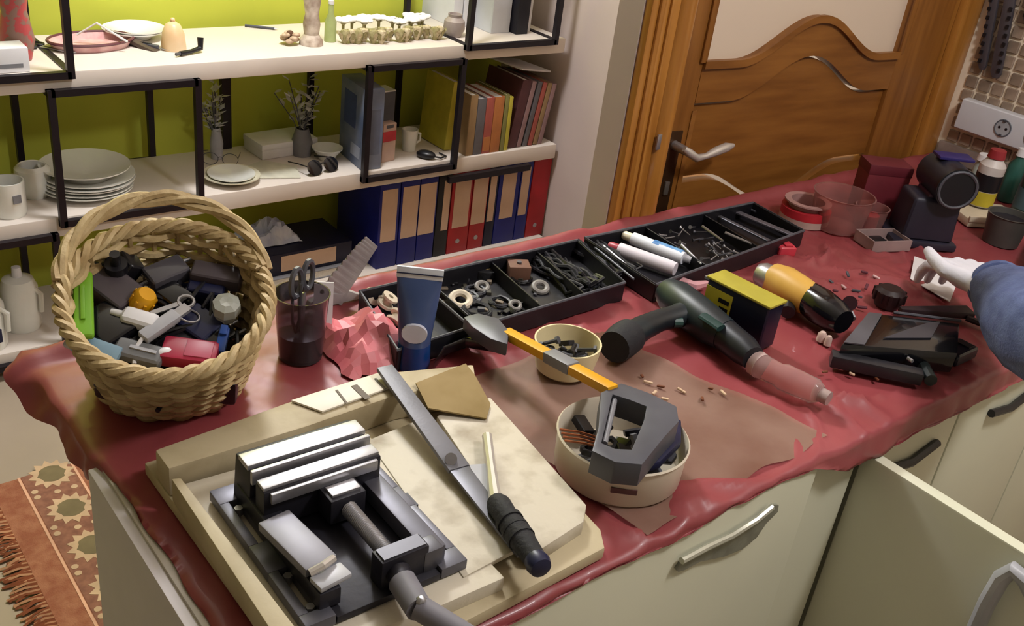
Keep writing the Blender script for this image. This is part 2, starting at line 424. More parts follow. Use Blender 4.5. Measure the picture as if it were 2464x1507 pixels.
# lying binder and plastic bag
t = thing('ring_binder', 'dark blue ring binder lying flat on the bottom shelf', 'binder', (1.455, 2.65, .1075), group='ring binders on the bottom shelf')
M().box2((-.16, 0, 0), (.16, .004, .075)).build('spine', bd, t, bevel=.001)
M().box2((-.16, .004, 0), (.16, .205, .004)).build('cover', bd, t); M().box2((-.16, .004, .071), (.16, .205, .075)).build('cover', bd, t)
M().box2((-.14, .03, .005), (.14, .19, .06)).build('pages', inside, t)
M().box2((-.10, -.0012, .012), (.10, 0, .066)).build('spine_label', lab, t)
bagm = mat('pale_bag', 'a9b6d8', .4, hx2='d4dcec', scale=14)
b_ = crumple('plastic_bag', 'pale blue plastic bag lying on the flat dark binder', 'bag', (1.37, 2.78, .184), .09, .07, .07, bagm, 8.2)
t = thing('folder', 'grey folder under the flat blue binder', 'folder', (1.47, 2.63, .0755))
M().box2((-.16, 0, 0), (.14, .25, .003)).build('cover', grey, t); M().box2((-.155, .004, .003), (.135, .24, .028)).build('pages', inside, t); M().box2((-.16, 0, .028), (.14, .25, .031)).build('cover', grey, t)

# ---- books on the middle shelf
def book(x0, x1, h, y0, d, m, label, grp=None, zb=.4505, lean=0., pm=None, name='book', band=None):
    wd = x1-x0
    t = thing(name, label, 'book', (x0, y0, zb+wd*math.sin(lean)), group=grp, ry=lean)
    M().box2((0, 0, 0), (wd, .003, h)).build('spine', m, t, bevel=.001)
    M().box2((0, .003, 0), (.002, d, h)).build('cover', m, t); M().box2((wd-.002, .003, 0), (wd, d, h)).build('cover', m, t)
    M().box2((.002, .003, .003), (wd-.002, d-.004, h-.004)).build('pages', pm or inside, t)
    if band: M().box2((.002, -.0008, h*band[1]), (wd-.002, 0, h*band[2])).build('spine_band', band[0], t)
    return t
G2 = 'books on the middle shelf'
yb = mat('book_yellow', 'b3a93a', .5); ob = mat('book_orange', 'a86a3a', .5); rb = mat('book_brick', '9c4f45', .5); gb = mat('book_grey', '5c5a5e', .6); tb = mat('book_tan', '8d7350', .6); pb = mat('book_plum', '4d2a2e', .6); mb = mat('book_mauve', '8b6f70', .6); ol = mat('book_olive', '7c7a45', .6)
book(1.978, 2.010, .24, 2.67, .16, yb, 'tall yellow book standing inside the black cube frame', G2, lean=R(4))
book(1.995, 2.000, .01, 2.67, .01, yb, 'x') if False else None
book(2.020, 2.050, .215, 2.60, .17, tb, 'tan spined book left of the grey and brick books', G2)
book(2.052, 2.087, .20, 2.60, .17, gb, 'grey spined book between tan and brick red books', G2, pm=white)
book(2.089, 2.122, .20, 2.60, .17, rb, 'brick red book with white page tops', G2, pm=white, band=(ob, .05, .3))
book(2.124, 2.165, .20, 2.60, .17, ob, 'orange book with white page tops', G2, pm=white)
book(2.170, 2.186, .205, 2.60, .18, ol, 'thin olive book beside the orange book', G2)
book(2.188, 2.204, .195, 2.60, .18, yb, 'thin yellow book beside the olive one', G2)
book(2.210, 2.250, .245, 2.61, .20, pb, 'thick dark plum book leaning right on the middle shelf', G2, lean=R(9))
for k, (xx, mm_, nm) in enumerate(((2.254, mb, 'mauve'), (2.282, gb, 'grey'), (2.306, rb, 'dull red'), (2.330, tb, 'brown'), (2.352, mb, 'pale mauve'))):
    book(xx, xx+.019, .24-.004*k, 2.61, .20, mm_, f'leaning {nm} book next to the dark plum book' if k == 0 else ['', 'leaning grey book right of the mauve book', 'leaning dull red book among the slanted row', 'leaning brown book near the side wall', 'pale mauve book last in the slanted row by the wall'][k], G2, lean=R(9))
# white sheet lying on top of the leaning books
tag(M().box((2.33, 2.74, .712), (.16, .17, .006), (0, R(9), R(8))).build('paper_stack', paper, None, bevel=.001), 'white papers laid on top of the leaning books', 'paper')

# ---- blue box and small packs
bx = T(925, 420, .45)
t = thing('cardboard_box', 'tall grey blue cardboard box in the black cube frame', 'box', (1.645, 2.66, .4505), rz=R(-6))
bxm = mat('box_blue', '51607f', .5, hx2='7d8699', scale=9)
M().box2((-.03, -.055, 0), (.04, .12, .265)).build('carton', bxm, t, bevel=.002)
M().box2((-.0305, -.04, .03), (-.03, .03, .07)).build('printed_label', mat('pale_print', '9aa2b4', .6), t)
M().box2((-.0305, .0, .12), (-.03, .09, .23)).build('printed_picture', mat('dark_print', '3a4a76', .5), t)
M().box2((-.015, -.0555, .05), (.03, -.055, .2)).build('printed_panel', mat('grey_print', '5b6274', .5), t)
t = thing('small_pack', 'small red and pale printed pack leaning on the blue box', 'pack', (1.735, 2.66, .4505), rz=R(8))
M().box2((-.028, -.012, 0), (.028, .02, .13)).build('carton', mat('pack_pale', 'b59a8c', .5), t, bevel=.002)
M().box2((-.028, -.0125, .07), (.028, -.012, .105)).build('printed_band', red, t)
M().box2((-.015, -.0125, .115), (.015, -.012, .126)).build('printed_band', dgrey, t)
t = thing('small_pack', 'white topped carton standing on its end behind the red pack', 'pack', (1.76, 2.74, .4505), rz=R(4))
M().box2((-.03, -.03, 0), (.03, .03, .215)).build('carton', dgrey, t, bevel=.002)
M().box2((-.03, -.03, .215), (.03, .03, .219)).build('lid', white, t)
t = thing('cup', 'small white cup in the black cube frame', 'cup', (1.865, 2.72, .4505))
M().lathe([(.0, 0), (.022, 0), (.027, .05), (.028, .075), (.025, .075), (.02, .01), (0, .008)]).build('body', china, t)
M().tube([(.026, 0, .06), (.043, 0, .055), (.043, 0, .03), (.025, 0, .02)], .004).build('handle', china, t)
def blobby(name, m, parts, label, cat, loc, grp=None):
    t = thing(name, label, cat, loc, group=grp)
    for nm, mm, fn in parts: fn().build(nm, mm, t)
    return t
t = thing('computer_mouse', 'black computer mouse beside the red pack', 'mouse', (1.875, 2.63, .4505), rz=R(-50))
M().sphere((0, 0, .014), .034, 14, (1, .6, .45)).build('shell', black, t)
M().tube([(.03, 0, .012), (.05, .01, .008), (.06, .04, .006), (.03, .06, .006)], .003, 6).build('cord', black, t)

# ---- vases with silver twigs
silver = mat('silver_leaf', 'bcbdb8', .5, var=.2)
def twigs(loc, label, n, hgt, spread, seed, potm, pr=.03, ph=.09, lsz=.032):
    rnd = random.Random(seed)
    t = thing('silver_flowers', label, 'flowers', loc)
    M().lathe([(0, 0), (pr, 0), (pr*1.15, ph*.5), (pr*.7, ph), (pr*.6, ph), (pr, ph*.5), (0, .01)]).build('vase', potm, t)
    st = M(); lf = M()
    for k in range(n):
        a = rnd.uniform(0, 6.28); rr = rnd.uniform(.2, 1)*spread
        tip = Vector((rr*math.cos(a), rr*math.sin(a)*.6, hgt*rnd.uniform(.65, 1)))
        mid = Vector((tip.x*.3, tip.y*.3, tip.z*.55))
        st.tube([(0, 0, ph*.5), mid, tip], .0016, 5)
        for q in range(5):
            p = mid.lerp(tip, q/4); b = rnd.uniform(0, 6.28)
            d = Vector((math.cos(b), math.sin(b), rnd.uniform(.1, .8)))*lsz; s_ = d.cross(Vector((0, 0, 1))).normalized()*lsz*.3
            lf.add([p, p+d*.5+s_, p+d, p+d*.5-s_, p+d*.5+Vector((0, 0, .003))], [(0, 1, 4), (1, 2, 4), (2, 3, 4), (3, 0, 4)])
    st.build('stems', dsteel, t); lf.build('leaves', silver, t, smooth=False)
    return t
twigs((1.50, 2.80, .4505), 'grey vase of silver leaf twigs beside the blue box', 16, .25, .10, 4, grey)
twigs((1.235, 2.86, .4505), 'silver leaf sprig in a slim vase at the dark back post', 10, .24, .06, 9, lgrey, .018, .10)

# ---- crockery on the middle shelf
def plate(loc, r, label, m=china, grp=None, name='plate', deep=.018):
    o = M().lathe([(0, 0), (r*.55, 0), (r*.62, deep*.35), (r, deep), (r, deep+.003), (r*.6, deep*.35+.004), (0, .004)], n=40).build(name, m)
    o.location = loc; return tag(o, label, 'plate' if deep < .03 else 'bowl', grp)
for k in range(5):
    plate((.80+.002*k, 2.745-.003*(k % 2), .4512+.0085*k), .125-.002*(k % 3), ['wide white plate at the bottom of the plate stack', 'second white plate of the stack in the cube frame', 'middle white plate of the stack in the cube frame', 'fourth white plate of the stack in the cube frame', 'top white plate of the stack in the cube frame'][k], grp='stacked white plates')
plate((.80, 2.745, .4512+.0085*5+.001), .12, 'shallow white bowl crowning the plate stack', deep=.034, name='bowl')
plate((1.20, 2.675, .4512), .085, 'cream plate on the middle shelf right of the cube frame', mat('china_cream', 'd9d4bd', .2, var=.02, coat=.3))
plate((1.20, 2.675, .4545), .07, 'small white saucer on the cream plate')
t = thing('mug', 'white mug with grey print on the middle shelf', 'mug', (.575, 2.66, .4505))
M().lathe([(0, 0), (.04, 0), (.043, .01), (.043, .095), (.039, .095), (.038, .01), (0, .008)], n=32).build('body', china, t)
M().tube([(-.04, .01, .075), (-.066, .02, .07), (-.066, .02, .03), (-.04, .01, .02)], .006).build('handle', china, t)
M().box((.012, -.0425, .055), (.022, .002, .022), (0, 0, R(16))).build('print', grey, t)
t = thing('mug', 'plain white mug beside the printed mug', 'mug', (.48, 2.70, .4505))
M().lathe([(0, 0), (.04, 0), (.043, .01), (.043, .095), (.039, .095), (.038, .01), (0, .008)], n=32).build('body', china, t)
t = thing('serving_jug', 'grey white ceramic jug left of the plates', 'jug', (.665, 2.76, .4505))
M().lathe([(0, 0), (.035, 0), (.05, .03), (.045, .08), (.035, .09), (.032, .088), (.04, .03), (0, .008)]).build('body', china, t)
t = thing('carton', 'flat white carton on the middle shelf before the lit wall', 'box', (1.455, 2.86, .4505), rz=R(3))
M().box2((-.10, -.06, 0), (.10, .06, .045)).build('base', white, t, bevel=.003); M().box2((-.102, -.062, .03), (.102, .062, .05)).build('lid', white, t, bevel=.003)
plate((1.56, 2.74, .4512), .05, 'small white bowl behind the sunglasses', deep=.036, name='bowl')
tag(M().prism([(1.27, 2.66, .4512), (1.40, 2.615, .4512), (1.43, 2.70, .4512), (1.36, 2.79, .4512), (1.29, 2.76, .4512)], (0, 0, .003)).build('cloth_napkin', mat('napkin', 'cfcdbb', .9)), 'folded pale napkin lying beside the cream plate', 'napkin')
t = thing('sunglasses', 'black sunglasses lying on the middle shelf edge', 'sunglasses', (1.485, 2.635, .4505), rz=R(10))
for s in (-1, 1):
    M().lathe([(0, 0), (.02, 0), (.025, .003), (.02, .005), (0, .005)], n=20, mx=Matrix.Diagonal((1.15, 1, 1, 1)).to_4x4() @ Matrix.Rotation(R(60), 4, 'X')).build('lens', blackg, t).location = (s*.032, 0, .022)
    M().tube([(s*.058, .004, .03), (s*.06, .05, .025), (s*.052, .105, .012)], .002, 6).build('temple', black, t)
M().tube([(-.012, 0, .03), (0, -.002, .034), (.012, 0, .03)], .002, 6).build('bridge', black, t)
t = thing('eyeglasses', 'thin wire eyeglasses on the shelf above the cream plate', 'eyeglasses', (1.22, 2.80, .4505), rz=R(-30))
for s in (-1, 1):
    M().tube([(s*.03+.024*math.cos(a), .004*math.sin(a), .02+.018*math.sin(a)) for a in [i*math.pi/8 for i in range(16)]], .0011, 5, closed=True).build('rim', dsteel, t)
    M().tube([(s*.054, 0, .026), (s*.056, .05, .026), (s*.05, .11, .006)], .0011, 5).build('temple', dsteel, t)
M().tube([(-.006, 0, .024), (0, 0, .028), (.006, 0, .024)], .0011, 5).build('bridge', dsteel, t)

# ---- top shelf
zt = .8405
t = thing('tray', 'pink serving tray with plum rim on the top shelf', 'tray', (.86, 2.80, zt), rz=R(8))
pinkt = mat('tray_pink', 'c08d8d', .4, hx2='d8b3b0', scale=25); plum = mat('tray_rim', '5b3039', .4)
M().lathe([(0, 0), (.075, 0), (.085, .02), (.082, .021), (.072, .004), (0, .004)], n=36, mx=Matrix.Diagonal((1.35, .85, 1, 1)).to_4x4()).build('dish', pinkt, t)
M().tube([(.115*math.cos(a), .072*math.sin(a), .021) for a in [i*math.pi/18 for i in range(36)]], .004, 6, closed=True).build('rim', plum, t)
M().box((.12, -.06, .005), (.03, .09, .012), (R(12), 0, R(24))).build('handle', mat('tray_handle', '4d4038', .5), t, bevel=.004)
tag(M().tube([(.83, 2.82, .868), (.875, 2.79, .905), (.93, 2.72, .87)], .003, 6).build('drinking_straw', white), 'white bent straw lying across the pink tray', 'straw')
plate((1.00, 2.87, zt+.001), .085, 'white plate on the top shelf near the peach bell', deep=.022)
plate((1.005, 2.865, zt+.006), .08, 'upper white plate of the top shelf pair', deep=.022)
t = thing('craft_knife', 'grey craft knife lying in front of the white plates', 'knife', (.985, 2.77, zt), rz=R(-48))
M().box2((-.06, -.007, 0), (.05, .007, .012)).build('handle', dgrey, t, bevel=.003); M().box2((-.055, -.004, .012), (.03, .004, .014)).build('slider', black, t); M().prism([(.05, -.005, .004), (.085, -.005, .004), (.078, .005, .004), (.05, .005, .004)], (0, 0, .001)).build('blade', steel, t)
t = thing('bell_dome', 'peach coloured ceramic bell on the top shelf', 'bell', (1.06, 2.73, zt))
peach = mat('peach_ceramic', 'd2ab7c', .35, hx2='e0c8a4', scale=8)
M().lathe([(.034, 0), (.034, .01), (.03, .045), (.02, .068), (.008, .076), (0, .077)], n=28).build('dome', peach, t); M().sphere((0, 0, .08), .007, 8).build('knob', peach, t)
t = thing('tool_handle', 'small black angled tool beside the peach bell', 'tool', (1.085, 2.67, zt), rz=R(22))
M().tube([(-.04, 0, .008), (0, 0, .008), (.035, 0, .012), (.04, .004, .04)], [.007, .006, .008, .009], 10).build('grip', black, t); M().cyl((-.04, 0, .008), (-.055, 0, .008), .0045).build('tip', dsteel, t)
t = thing('pen', 'thin dark pen lying on the top shelf', 'pen', (1.40, 2.90, zt), rz=R(-35))
M().cyl((-.045, 0, .004), (.045, 0, .004), .004).build('barrel', dgrey, t); M().cyl((.045, 0, .004), (.055, 0, .004), .003, .001).build('tip', steel, t)
# patterned vase and white box left
t = thing('flower_vase', 'red and brown patterned vase in the top cube frame', 'vase', (.655, 2.72, zt))
M().lathe([(0, 0), (.03, 0), (.042, .05), (.03, .12), (.035, .17), (.03, .17), (.025, .12), (.036, .05), (0, .01)]).build('body', mat('vase_pattern', '8a6a60', .4, hx2='b0484a', scale=40, ramp=(.48, .52)), t)
t = thing('carton', 'small white carton with grey print in the top cube frame', 'box', (.60, 2.625, zt))
M().box2((-.06, -.02, 0), (.05, .05, .06)).build('case', white, t, bevel=.003); M().box2((-.02, -.0205, .012), (.035, -.02, .022)).build('print', grey, t)
t = thing('scissors', 'dark scissors lying in the top cube frame', 'scissors', (.74, 2.80, zt), rz=R(-50))
for s in (-1, 1):
    M().prism([(-.01, s*.003, .004), (.09, s*.001, .004), (.08, s*.007, .004), (-.01, s*.009, .004)], (0, 0, .002)).build('blade', steel, t)
    M().tube([(-.035+.02*math.cos(a), s*.016+.011*math.sin(a), .005) for a in [i*math.pi/6 for i in range(12)]], .004, 6, closed=True).build('handle', black, t)
# candlestick, bottle, dried flowers
t = thing('candlestick', 'tall carved white and brown candlestick on the top shelf', 'candlestick', (1.47, 2.70, zt))
carv = mat('carved_stone', 'c9bcae', .7, hx2='8f7a6b', scale=28, bump=.4)
M().lathe([(0, 0), (.036, 0), (.034, .015), (.022, .03), (.026, .06), (.020, .09), (.026, .13), (.020, .17), (.028, .21), (0, .215)], n=24).build('stem', carv, t); M().cyl((0, 0, .21), (0, 0, .30), .012).build('candle', cream, t)
t = thing('glass_bottle', 'small pale green bottle beside the candlestick', 'bottle', (1.545, 2.72, zt))
M().lathe([(0, 0), (.018, 0), (.018, .06), (.008, .085), (.008, .115), (.0, .115)]).build('body', mat('pale_green', 'b7c487', .2, trans=.3), t); M().cyl((0, 0, .112), (0, 0, .122), .009).build('cap', white, t)
t = thing('bead_flower', 'brown dried flower lying left of the candlestick', 'flower', (1.405, 2.71, zt))
for k in range(9):
    a = k*.7; M().sphere((.018*math.cos(a), .018*math.sin(a), .014+.008*(k % 3)), .012, 8, (1.2, .8, .6)).build('petal', mat('dried_petal', '94765c', .8, hx2='c7b299', scale=60), t)
M().sphere((0, 0, .03), .012, 8).build('centre', mat('dried_heart', '5e4130', .9), t)
dryl = [mat('dried_olive', '8d8558', .9, hx2='a9a079', scale=70, bump=.5), mat('dried_cream', 'cfc3a5', .9, hx2='a99874', scale=70, bump=.5)]
rnd = random.Random(5)
# dried rose heads along the front of the shelf
rose = []
for k in range(16):
    x = 1.575+.023*k+rnd.uniform(-.005, .005); y = 2.672+rnd.uniform(-.012, .022)
    t = thing('dried_rose', 'small dried rose head in the row along the top shelf edge', 'flower', (x, y, zt), rz=rnd.uniform(0, 6), group='dried rose heads in a row')
    hm_ = dryl[k % 2]
    M().lathe([(0, .0), (.006, 0), (.012, .012), (.017, .028), (.013, .04), (.009, .038), (.006, .042), (0, .036)], n=12).build('head', hm_, t)
    for q in range(5):
        a = q*1.256; p = Vector((.013*math.cos(a), .013*math.sin(a), .012)); e = Vector((.021*math.cos(a), .021*math.sin(a), .032)); s_ = Vector((-math.sin(a), math.cos(a), 0))*.008
        M().add([p-s_*.4, p+s_*.4, e+s_, e+Vector((.003*math.cos(a), .003*math.sin(a), .006)), e-s_], [(0, 1, 2, 3, 4)]).build('petal', dryl[(k+1) % 2], t, smooth=False)
wh = mat('white_petal', 'e6e4df', .7, var=.04)
for k in range(11):
    x = 1.64+.030*k+rnd.uniform(-.012, .012); y = 2.77+rnd.uniform(-.03, .04)
    t = thing('white_flower', 'white artificial flower behind the dried roses', 'flower', (x, y, zt), rz=rnd.uniform(0, 6), group='white flowers behind the dried roses')
    M().lathe([(0, 0), (.004, 0), (.005, .03), (.012, .035), (0, .04)], n=10).build('heart', dryl[0], t)
    for q in range(5):
        a = q*1.256; c_ = Vector((.016*math.cos(a), .016*math.sin(a), .045))
        M().sphere(c_, .014, 8, (1, 1, .5)).build('petal', wh, t)
t = thing('jar', 'grey brown ceramic jar by the top cube frame', 'jar', (1.995, 2.70, zt))
M().lathe([(0, 0), (.025, 0), (.036, .025), (.034, .05), (.022, .062), (.024, .072), (.02, .072), (.018, .06), (0, .055)]).build('body', mat('jar_taupe', '9b8f8a', .45), t)
# binders / books in the top right cube
GT = 'binders and books on the top shelf'
def tbook(x0, x1, m, label, y0=2.70, h=.30): return binder(x0, x1, m, label, None, h=h, y0=y0, zb=zt, grp=GT, hole=False, d=.23)
wb = mat('book_white', 'd5d6da', .6, var=.03); 
tbook(2.060, 2.100, wb, 'white book left of the pale block in the top cube frame', 2.80, .27)
tbook(2.102, 2.142, wb, 'second white book in the top cube frame', 2.80, .28)
tbook(2.150, 2.232, mat('book_pale', 'bfc2c8', .6, var=.03), 'wide pale grey binder in the top cube frame', 2.70)
tbook(2.236, 2.290, mat('book_ink', '15151f', .5), 'black binder standing in the top cube frame', 2.67)
tbook(2.292, 2.326, wb, 'narrow white book right of the black binder', 2.70, .29)

# ---- lower left: white canisters
for k, (x, y, r, h, l) in enumerate(((.47, 2.66, .06, .155, 'white plastic canister with navy label on the bottom shelf'), (.585, 2.72, .05, .16, 'plain white canister beside the one with navy label'))):
    t = thing('canister', l, 'canister', (x, y, .0755))
    M().lathe([(0, 0), (r*.95, 0), (r, .01), (r, h*.8), (r*.8, h*.95), (r*.4, h), (0, h)], n=28).build('body', china, t)
    M().lathe([(0, 0), (.014, 0), (.012, .03), (0, .032)], c=(0, 0, h-.002), n=16).build('cap', red if k == 0 else white, t)
    M().tube([(r*.5, -r*.5, h*.85), (r*.95, -r*.8, h*.7), (r*.9, -r*.75, h*.35)], .007, 8).build('handle', china, t)
    if k == 0: M().box((.018, -r-.0005, .05), (.035, .003, .04), (0, 0, R(16))).build('label', navy, t)

# ---- rug
rugm = mat('rug_field', '93593f', .95, hx2='a87153', scale=40, bump=.5, bscale=300)
rug = thing('rug', 'rust coloured oriental rug with cream border lines on the floor', 'rug', (1.0, 1.45, 0))
M().box2((.34, .96, .001), (1.9, 2.12, .010)).build('pile', rugm, rug, world=True, bevel=.003)
lnm = mat('rug_line', 'd8a98a', .95); dkm = mat('rug_dark', '7d5443', .95, hx2='936650', scale=60); olv = mat('rug_olive', '74684a', .95); crm = mat('rug_cream', 'c3a684', .95)
M().box2((.400, .96, .010), (.406, 2.12, .0112)).build('border_line', lnm, rug, world=True)
M().box2((.408, .96, .010), (.520, 2.12, .0108)).build('border_band', dkm, rug, world=True)
M().box2((.522, .96, .010), (.528, 2.12, .0112)).build('border_line', lnm, rug, world=True)
for k in range(8):
    cy = 2.10-.145*k
    pts = []
    for i in range(24):
        a = 2*math.pi*i/24; r_ = .047*(1+.16*math.cos(12*a)); pts.append((.473+r_*math.cos(a), cy+1.05*r_*math.sin(a), .0108))
    M().prism(pts, (0, 0, .0008)).build('medallion', crm, rug, world=True)
    pts = [(.473+.03*math.cos(2*math.pi*i/16)*(1+.1*math.cos(8*2*math.pi*i/16)), cy+.032*math.sin(2*math.pi*i/16), .0116) for i in range(16)]
    M().prism(pts, (0, 0, .0006)).build('medallion_heart', olv, rug, world=True)
    for (dx, dy) in ((-.045, .0725), (.0, .0725), (.038, .0725), (-.045, .05)):
        pts = [(.465+dx+.008*math.cos(2*math.pi*i/8), cy-dy+.008*math.sin(2*math.pi*i/8), .0108) for i in range(8)]
        M().prism(pts, (0, 0, .0008)).build('dot', crm, rug, world=True)
fr = M(); fr2 = M(); rnd = random.Random(3)
for k in range(260):
    y = .97+1.14*k/260; a = rnd.uniform(-.3, .3); ln = rnd.uniform(.035, .07)
    (fr if k % 3 else fr2).tube([(.345, y, .006), (.345-ln*.5, y+a*.02, .007+rnd.uniform(0, .006)), (.345-ln, y+a*.05, .004)], .0032, 4)
fo = fr.build('fringe', mat('rug_fringe', '8d5233', .95), rug, world=True); fo['kind'] = 'stuff'
fo = fr2.build('fringe', mat('rug_fringe_pale', 'c99a72', .95), rug, world=True); fo['kind'] = 'stuff'

# ================================================================== THINGS ON THE COUNTER
ZC = .9035           # resting height on the cloth
def rb3(m, c, sz, rot=None): return m.box(c, sz, rot)
# ------------------------------------------------------------------ wicker basket
bc = Vector((.392, 1.058, ZC)); rc = Vector((.366, .990, 1.062))
axis = (Vector((0, 0, 1)) + .40*Vector((-.35, -.94, 0))).normalized()
ex = axis.cross(Vector((-.35, -.94, 0))).normalized(); ey = axis.cross(ex)
def bpt(a, k, off=0.):          # wall point: angle, height fraction 0..1
    R0, R1 = .080, .108
    rr = R0+(R1-R0)*(k**.75)+off
    bot = bc+Vector((math.cos(a)*rr, math.sin(a)*rr, 0))
    # rim circle in the tilted plane, same angular origin
    h = Vector((math.cos(a), math.sin(a), 0)); d = (h-axis*h.dot(axis))
    top = rc + d.normalized()*rr
    return bot.lerp(top, k)
wick = mat('wicker', 'a88f64', .6, hx2='c6b185', scale=35, bump=.35, bscale=120)
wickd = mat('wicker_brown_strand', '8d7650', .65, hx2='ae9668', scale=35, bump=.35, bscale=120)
basket = thing('wicker_basket', 'round woven wicker basket full of chargers and cables', 'basket', bc)
NS = 26
for row in range(17):
    k = (row+.5)/17*.97; pts = []
    for i in range(NS*4):
        a = 2*math.pi*i/(NS*4)
        wv = math.sin(NS*a/2 + math.pi*(row % 2))
        pts.append(bpt(a, k, .0042*wv)+Vector((0, 0, .001*math.sin(3*a+row))))
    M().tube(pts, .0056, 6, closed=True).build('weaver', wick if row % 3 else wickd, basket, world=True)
for i in range(NS):
    a = 2*math.pi*(i+.5)/NS
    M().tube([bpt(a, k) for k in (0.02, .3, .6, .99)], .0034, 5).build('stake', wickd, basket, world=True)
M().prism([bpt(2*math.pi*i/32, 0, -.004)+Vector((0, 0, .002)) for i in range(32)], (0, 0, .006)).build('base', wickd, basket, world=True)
for q in range(3):
    pts = []
    for i in range(150):
        a = 2*math.pi*i/150; tw_ = a*13+q*2.094
        c_ = bpt(a, 1.0, .003); o_ = (c_-rc).normalized()
        pts.append(c_ + o_*.0052*math.cos(tw_) + axis*.0052*math.sin(tw_) + axis*.003)
    M().tube(pts, .0048, 6, closed=True).build('rim_strand', wick, basket, world=True)
# folded back handle: arc behind the rim
hpts0 = []
for i in range(41):
    s_ = i/40; a = R(-2)+s_*R(150)
    p = bpt(a, 1.0, .008+.016*math.sin(math.pi*s_)) + axis*(.004+.024*math.sin(math.pi*s_))
    hpts0.append(p)
for q in range(3):
    pts = [p + Vector((0, 0, 1))*.005*math.sin(i*.4+q*2.094) + (p-rc).normalized()*.004*math.cos(i*.4+q*2.094) for i, p in enumerate(hpts0)]
    M().tube(pts, .0052, 6).build('handle_strand', wick, basket, world=True)
# things in the basket: each lies on the tilted fill plane
def FB(px, py, lift=0.):        # point on the fill plane (0.062 below the rim plane)
    d = ray(px, py); p0 = rc-axis*(.046-lift)
    return CAM + d*((p0-CAM).dot(axis)/d.dot(axis))
def orient(o, p, dirpx=None, tilt=0., roll=0.):
    z = axis; x = None
    if dirpx: x = (FB(*dirpx)-p)
    else: x = ex
    x = (x-z*x.dot(z)).normalized(); y = z.cross(x)
    mx = Matrix((x, y, z)).transposed() @ Matrix.Rotation(roll, 3, 'X') @ Matrix.Rotation(tilt, 3, 'Y')
    o.matrix_basis = Matrix.Translation(p) @ mx.to_4x4()
GB = 'things heaped in the wicker basket'
def adapter(a, b, label, m=black, w_=.034, h=.026, lift=0., tilt=0., prong=True, roll=0.):
    pa, pb = FB(*a, lift), FB(*b, lift); L_ = (pb-pa).length
    t = thing('power_adapter', label, 'adapter', (0, 0, 0), group=GB); orient(t, (pa+pb)/2, b, tilt, roll)
    M().box((0, 0, 0), (L_, w_, h)).build('case', m, t, bevel=.005, seg=3)
    if prong:
        for s in (-1, 1): M().cyl((L_/2-.001, s*.008, 0), (L_/2+.016, s*.008, 0), .0022, n=8).build('prong', steel, t)
    M().tube([(-L_/2, 0, 0), (-L_/2-.012, 0, -.002), (-L_/2-.03, .012, -.012)], .0028, 6).build('cord', m, t)
    return t
# hidden lower layer so that the heap has a body
for k, (dx, dy) in enumerate(((-.05, .02), (.0, .05), (.05, .02), (-.045, -.035), (.015, -.02), (.055, -.03), (0, 0))):
    t = thing('power_adapter', 'black power adapter deep in the basket under the others', 'adapter', (0, 0, 0), group='adapters at the bottom of the basket')
    p = rc-axis*.105+ex*dx+ey*dy
    z = axis; a = k*.9; x = ex*math.cos(a)+ey*math.sin(a); y = z.cross(x)
    t.matrix_basis = Matrix.Translation(p) @ Matrix((x, y, z)).transposed().to_4x4()
    M().box((0, 0, 0), (.07, .05, .045)).build('case', black, t, bevel=.006); M().tube([(-.035, 0, 0), (-.05, .01, .01), (-.05, .04, .015)], .003, 6).build('cord', black, t)
chg = mat('charcoal_case', '4a4247', .4)
adapter((225, 660), (315, 735), 'charcoal power adapter below the black plug head', chg, .042, .03, .006, R(6))
adapter((220, 760), (300, 830), 'glossy black adapter by the green stick', blackg, .045, .032, .0, R(-5))
adapter((350, 670), (450, 650), 'glossy grey black adapter in the middle of the heap', mat('shiny_grey', '4d4b52', .2, coat=.5), .030, .024, .008)
adapter((470, 640), (575, 690), 'long dark adapter against the far basket wall', chg, .026, .022, .012, prong=False)
adapter((455, 690), (545, 700), 'dark navy adapter in the heap', navy, .035, .028, -.002)
adapter((440, 770), (520, 810), 'navy adapter beside the clear cap', navy, .04, .03, -.006)
adapter((280, 640), (330, 650), 'small black plug at the back of the heap', black, .03, .03, .010, R(40))
adapter((340, 790), (300, 860), 'black adapter under the white plug', blackg, .04, .03, -.012)
adapter((390, 830), (470, 850), 'black adapter near the basket front', black, .04, .03, -.012)
adapter((480, 850), (545, 790), 'black adapter beside the blue connector', blackg, .035, .028, -.010)
adapter((390, 700), (450, 740), 'slim black adapter behind the silver key', blackg, .03, .026, -.002)
t = thing('wall_plug', 'black plug with a stub standing at the far side of the basket', 'plug', (0, 0, 0), group=GB); orient(t, FB(280, 650, .02), (330, 660))
M().cyl((0, 0, -.012), (0, 0, .012), .013).build('body', black, t); M().cyl((0, 0, .012), (0, 0, .028), .006).build('stub', black, t)
t = thing('marker_pen', 'bright green stick standing against the basket wall', 'stick', (0, 0, 0), group=GB); orient(t, FB(200, 735, .028), (203, 660))
grn = mat('lime_green', '6da324', .4)
M().box((0, 0, 0), (.095, .022, .010)).build('body', grn, t, bevel=.005, seg=3); M().box((0, 0, .006), (.05, .005, .003)).build('ridge', grn, t, bevel=.001)
t = thing('yellow_lid', 'yellow screw cap in the middle of the basket heap', 'cap', (0, 0, 0), group=GB); orient(t, FB(345, 722, .016), (400, 740), R(25))
M().lathe([(0, -.01), (.014, -.01), (.013, .008), (.010, .012), (0, .012)], n=16).build('cap', yellow, t)
for k in range(8):
    a = k*math.pi/4; M().box((.0138*math.cos(a), .0138*math.sin(a), -.002), (.002, .003, .014), (0, 0, a)).build('rib', yellow, t)
t = thing('plug', 'white rounded plug lying in the basket', 'plug', (0, 0, 0), group=GB); orient(t, FB(337, 770, .016), (370, 800))
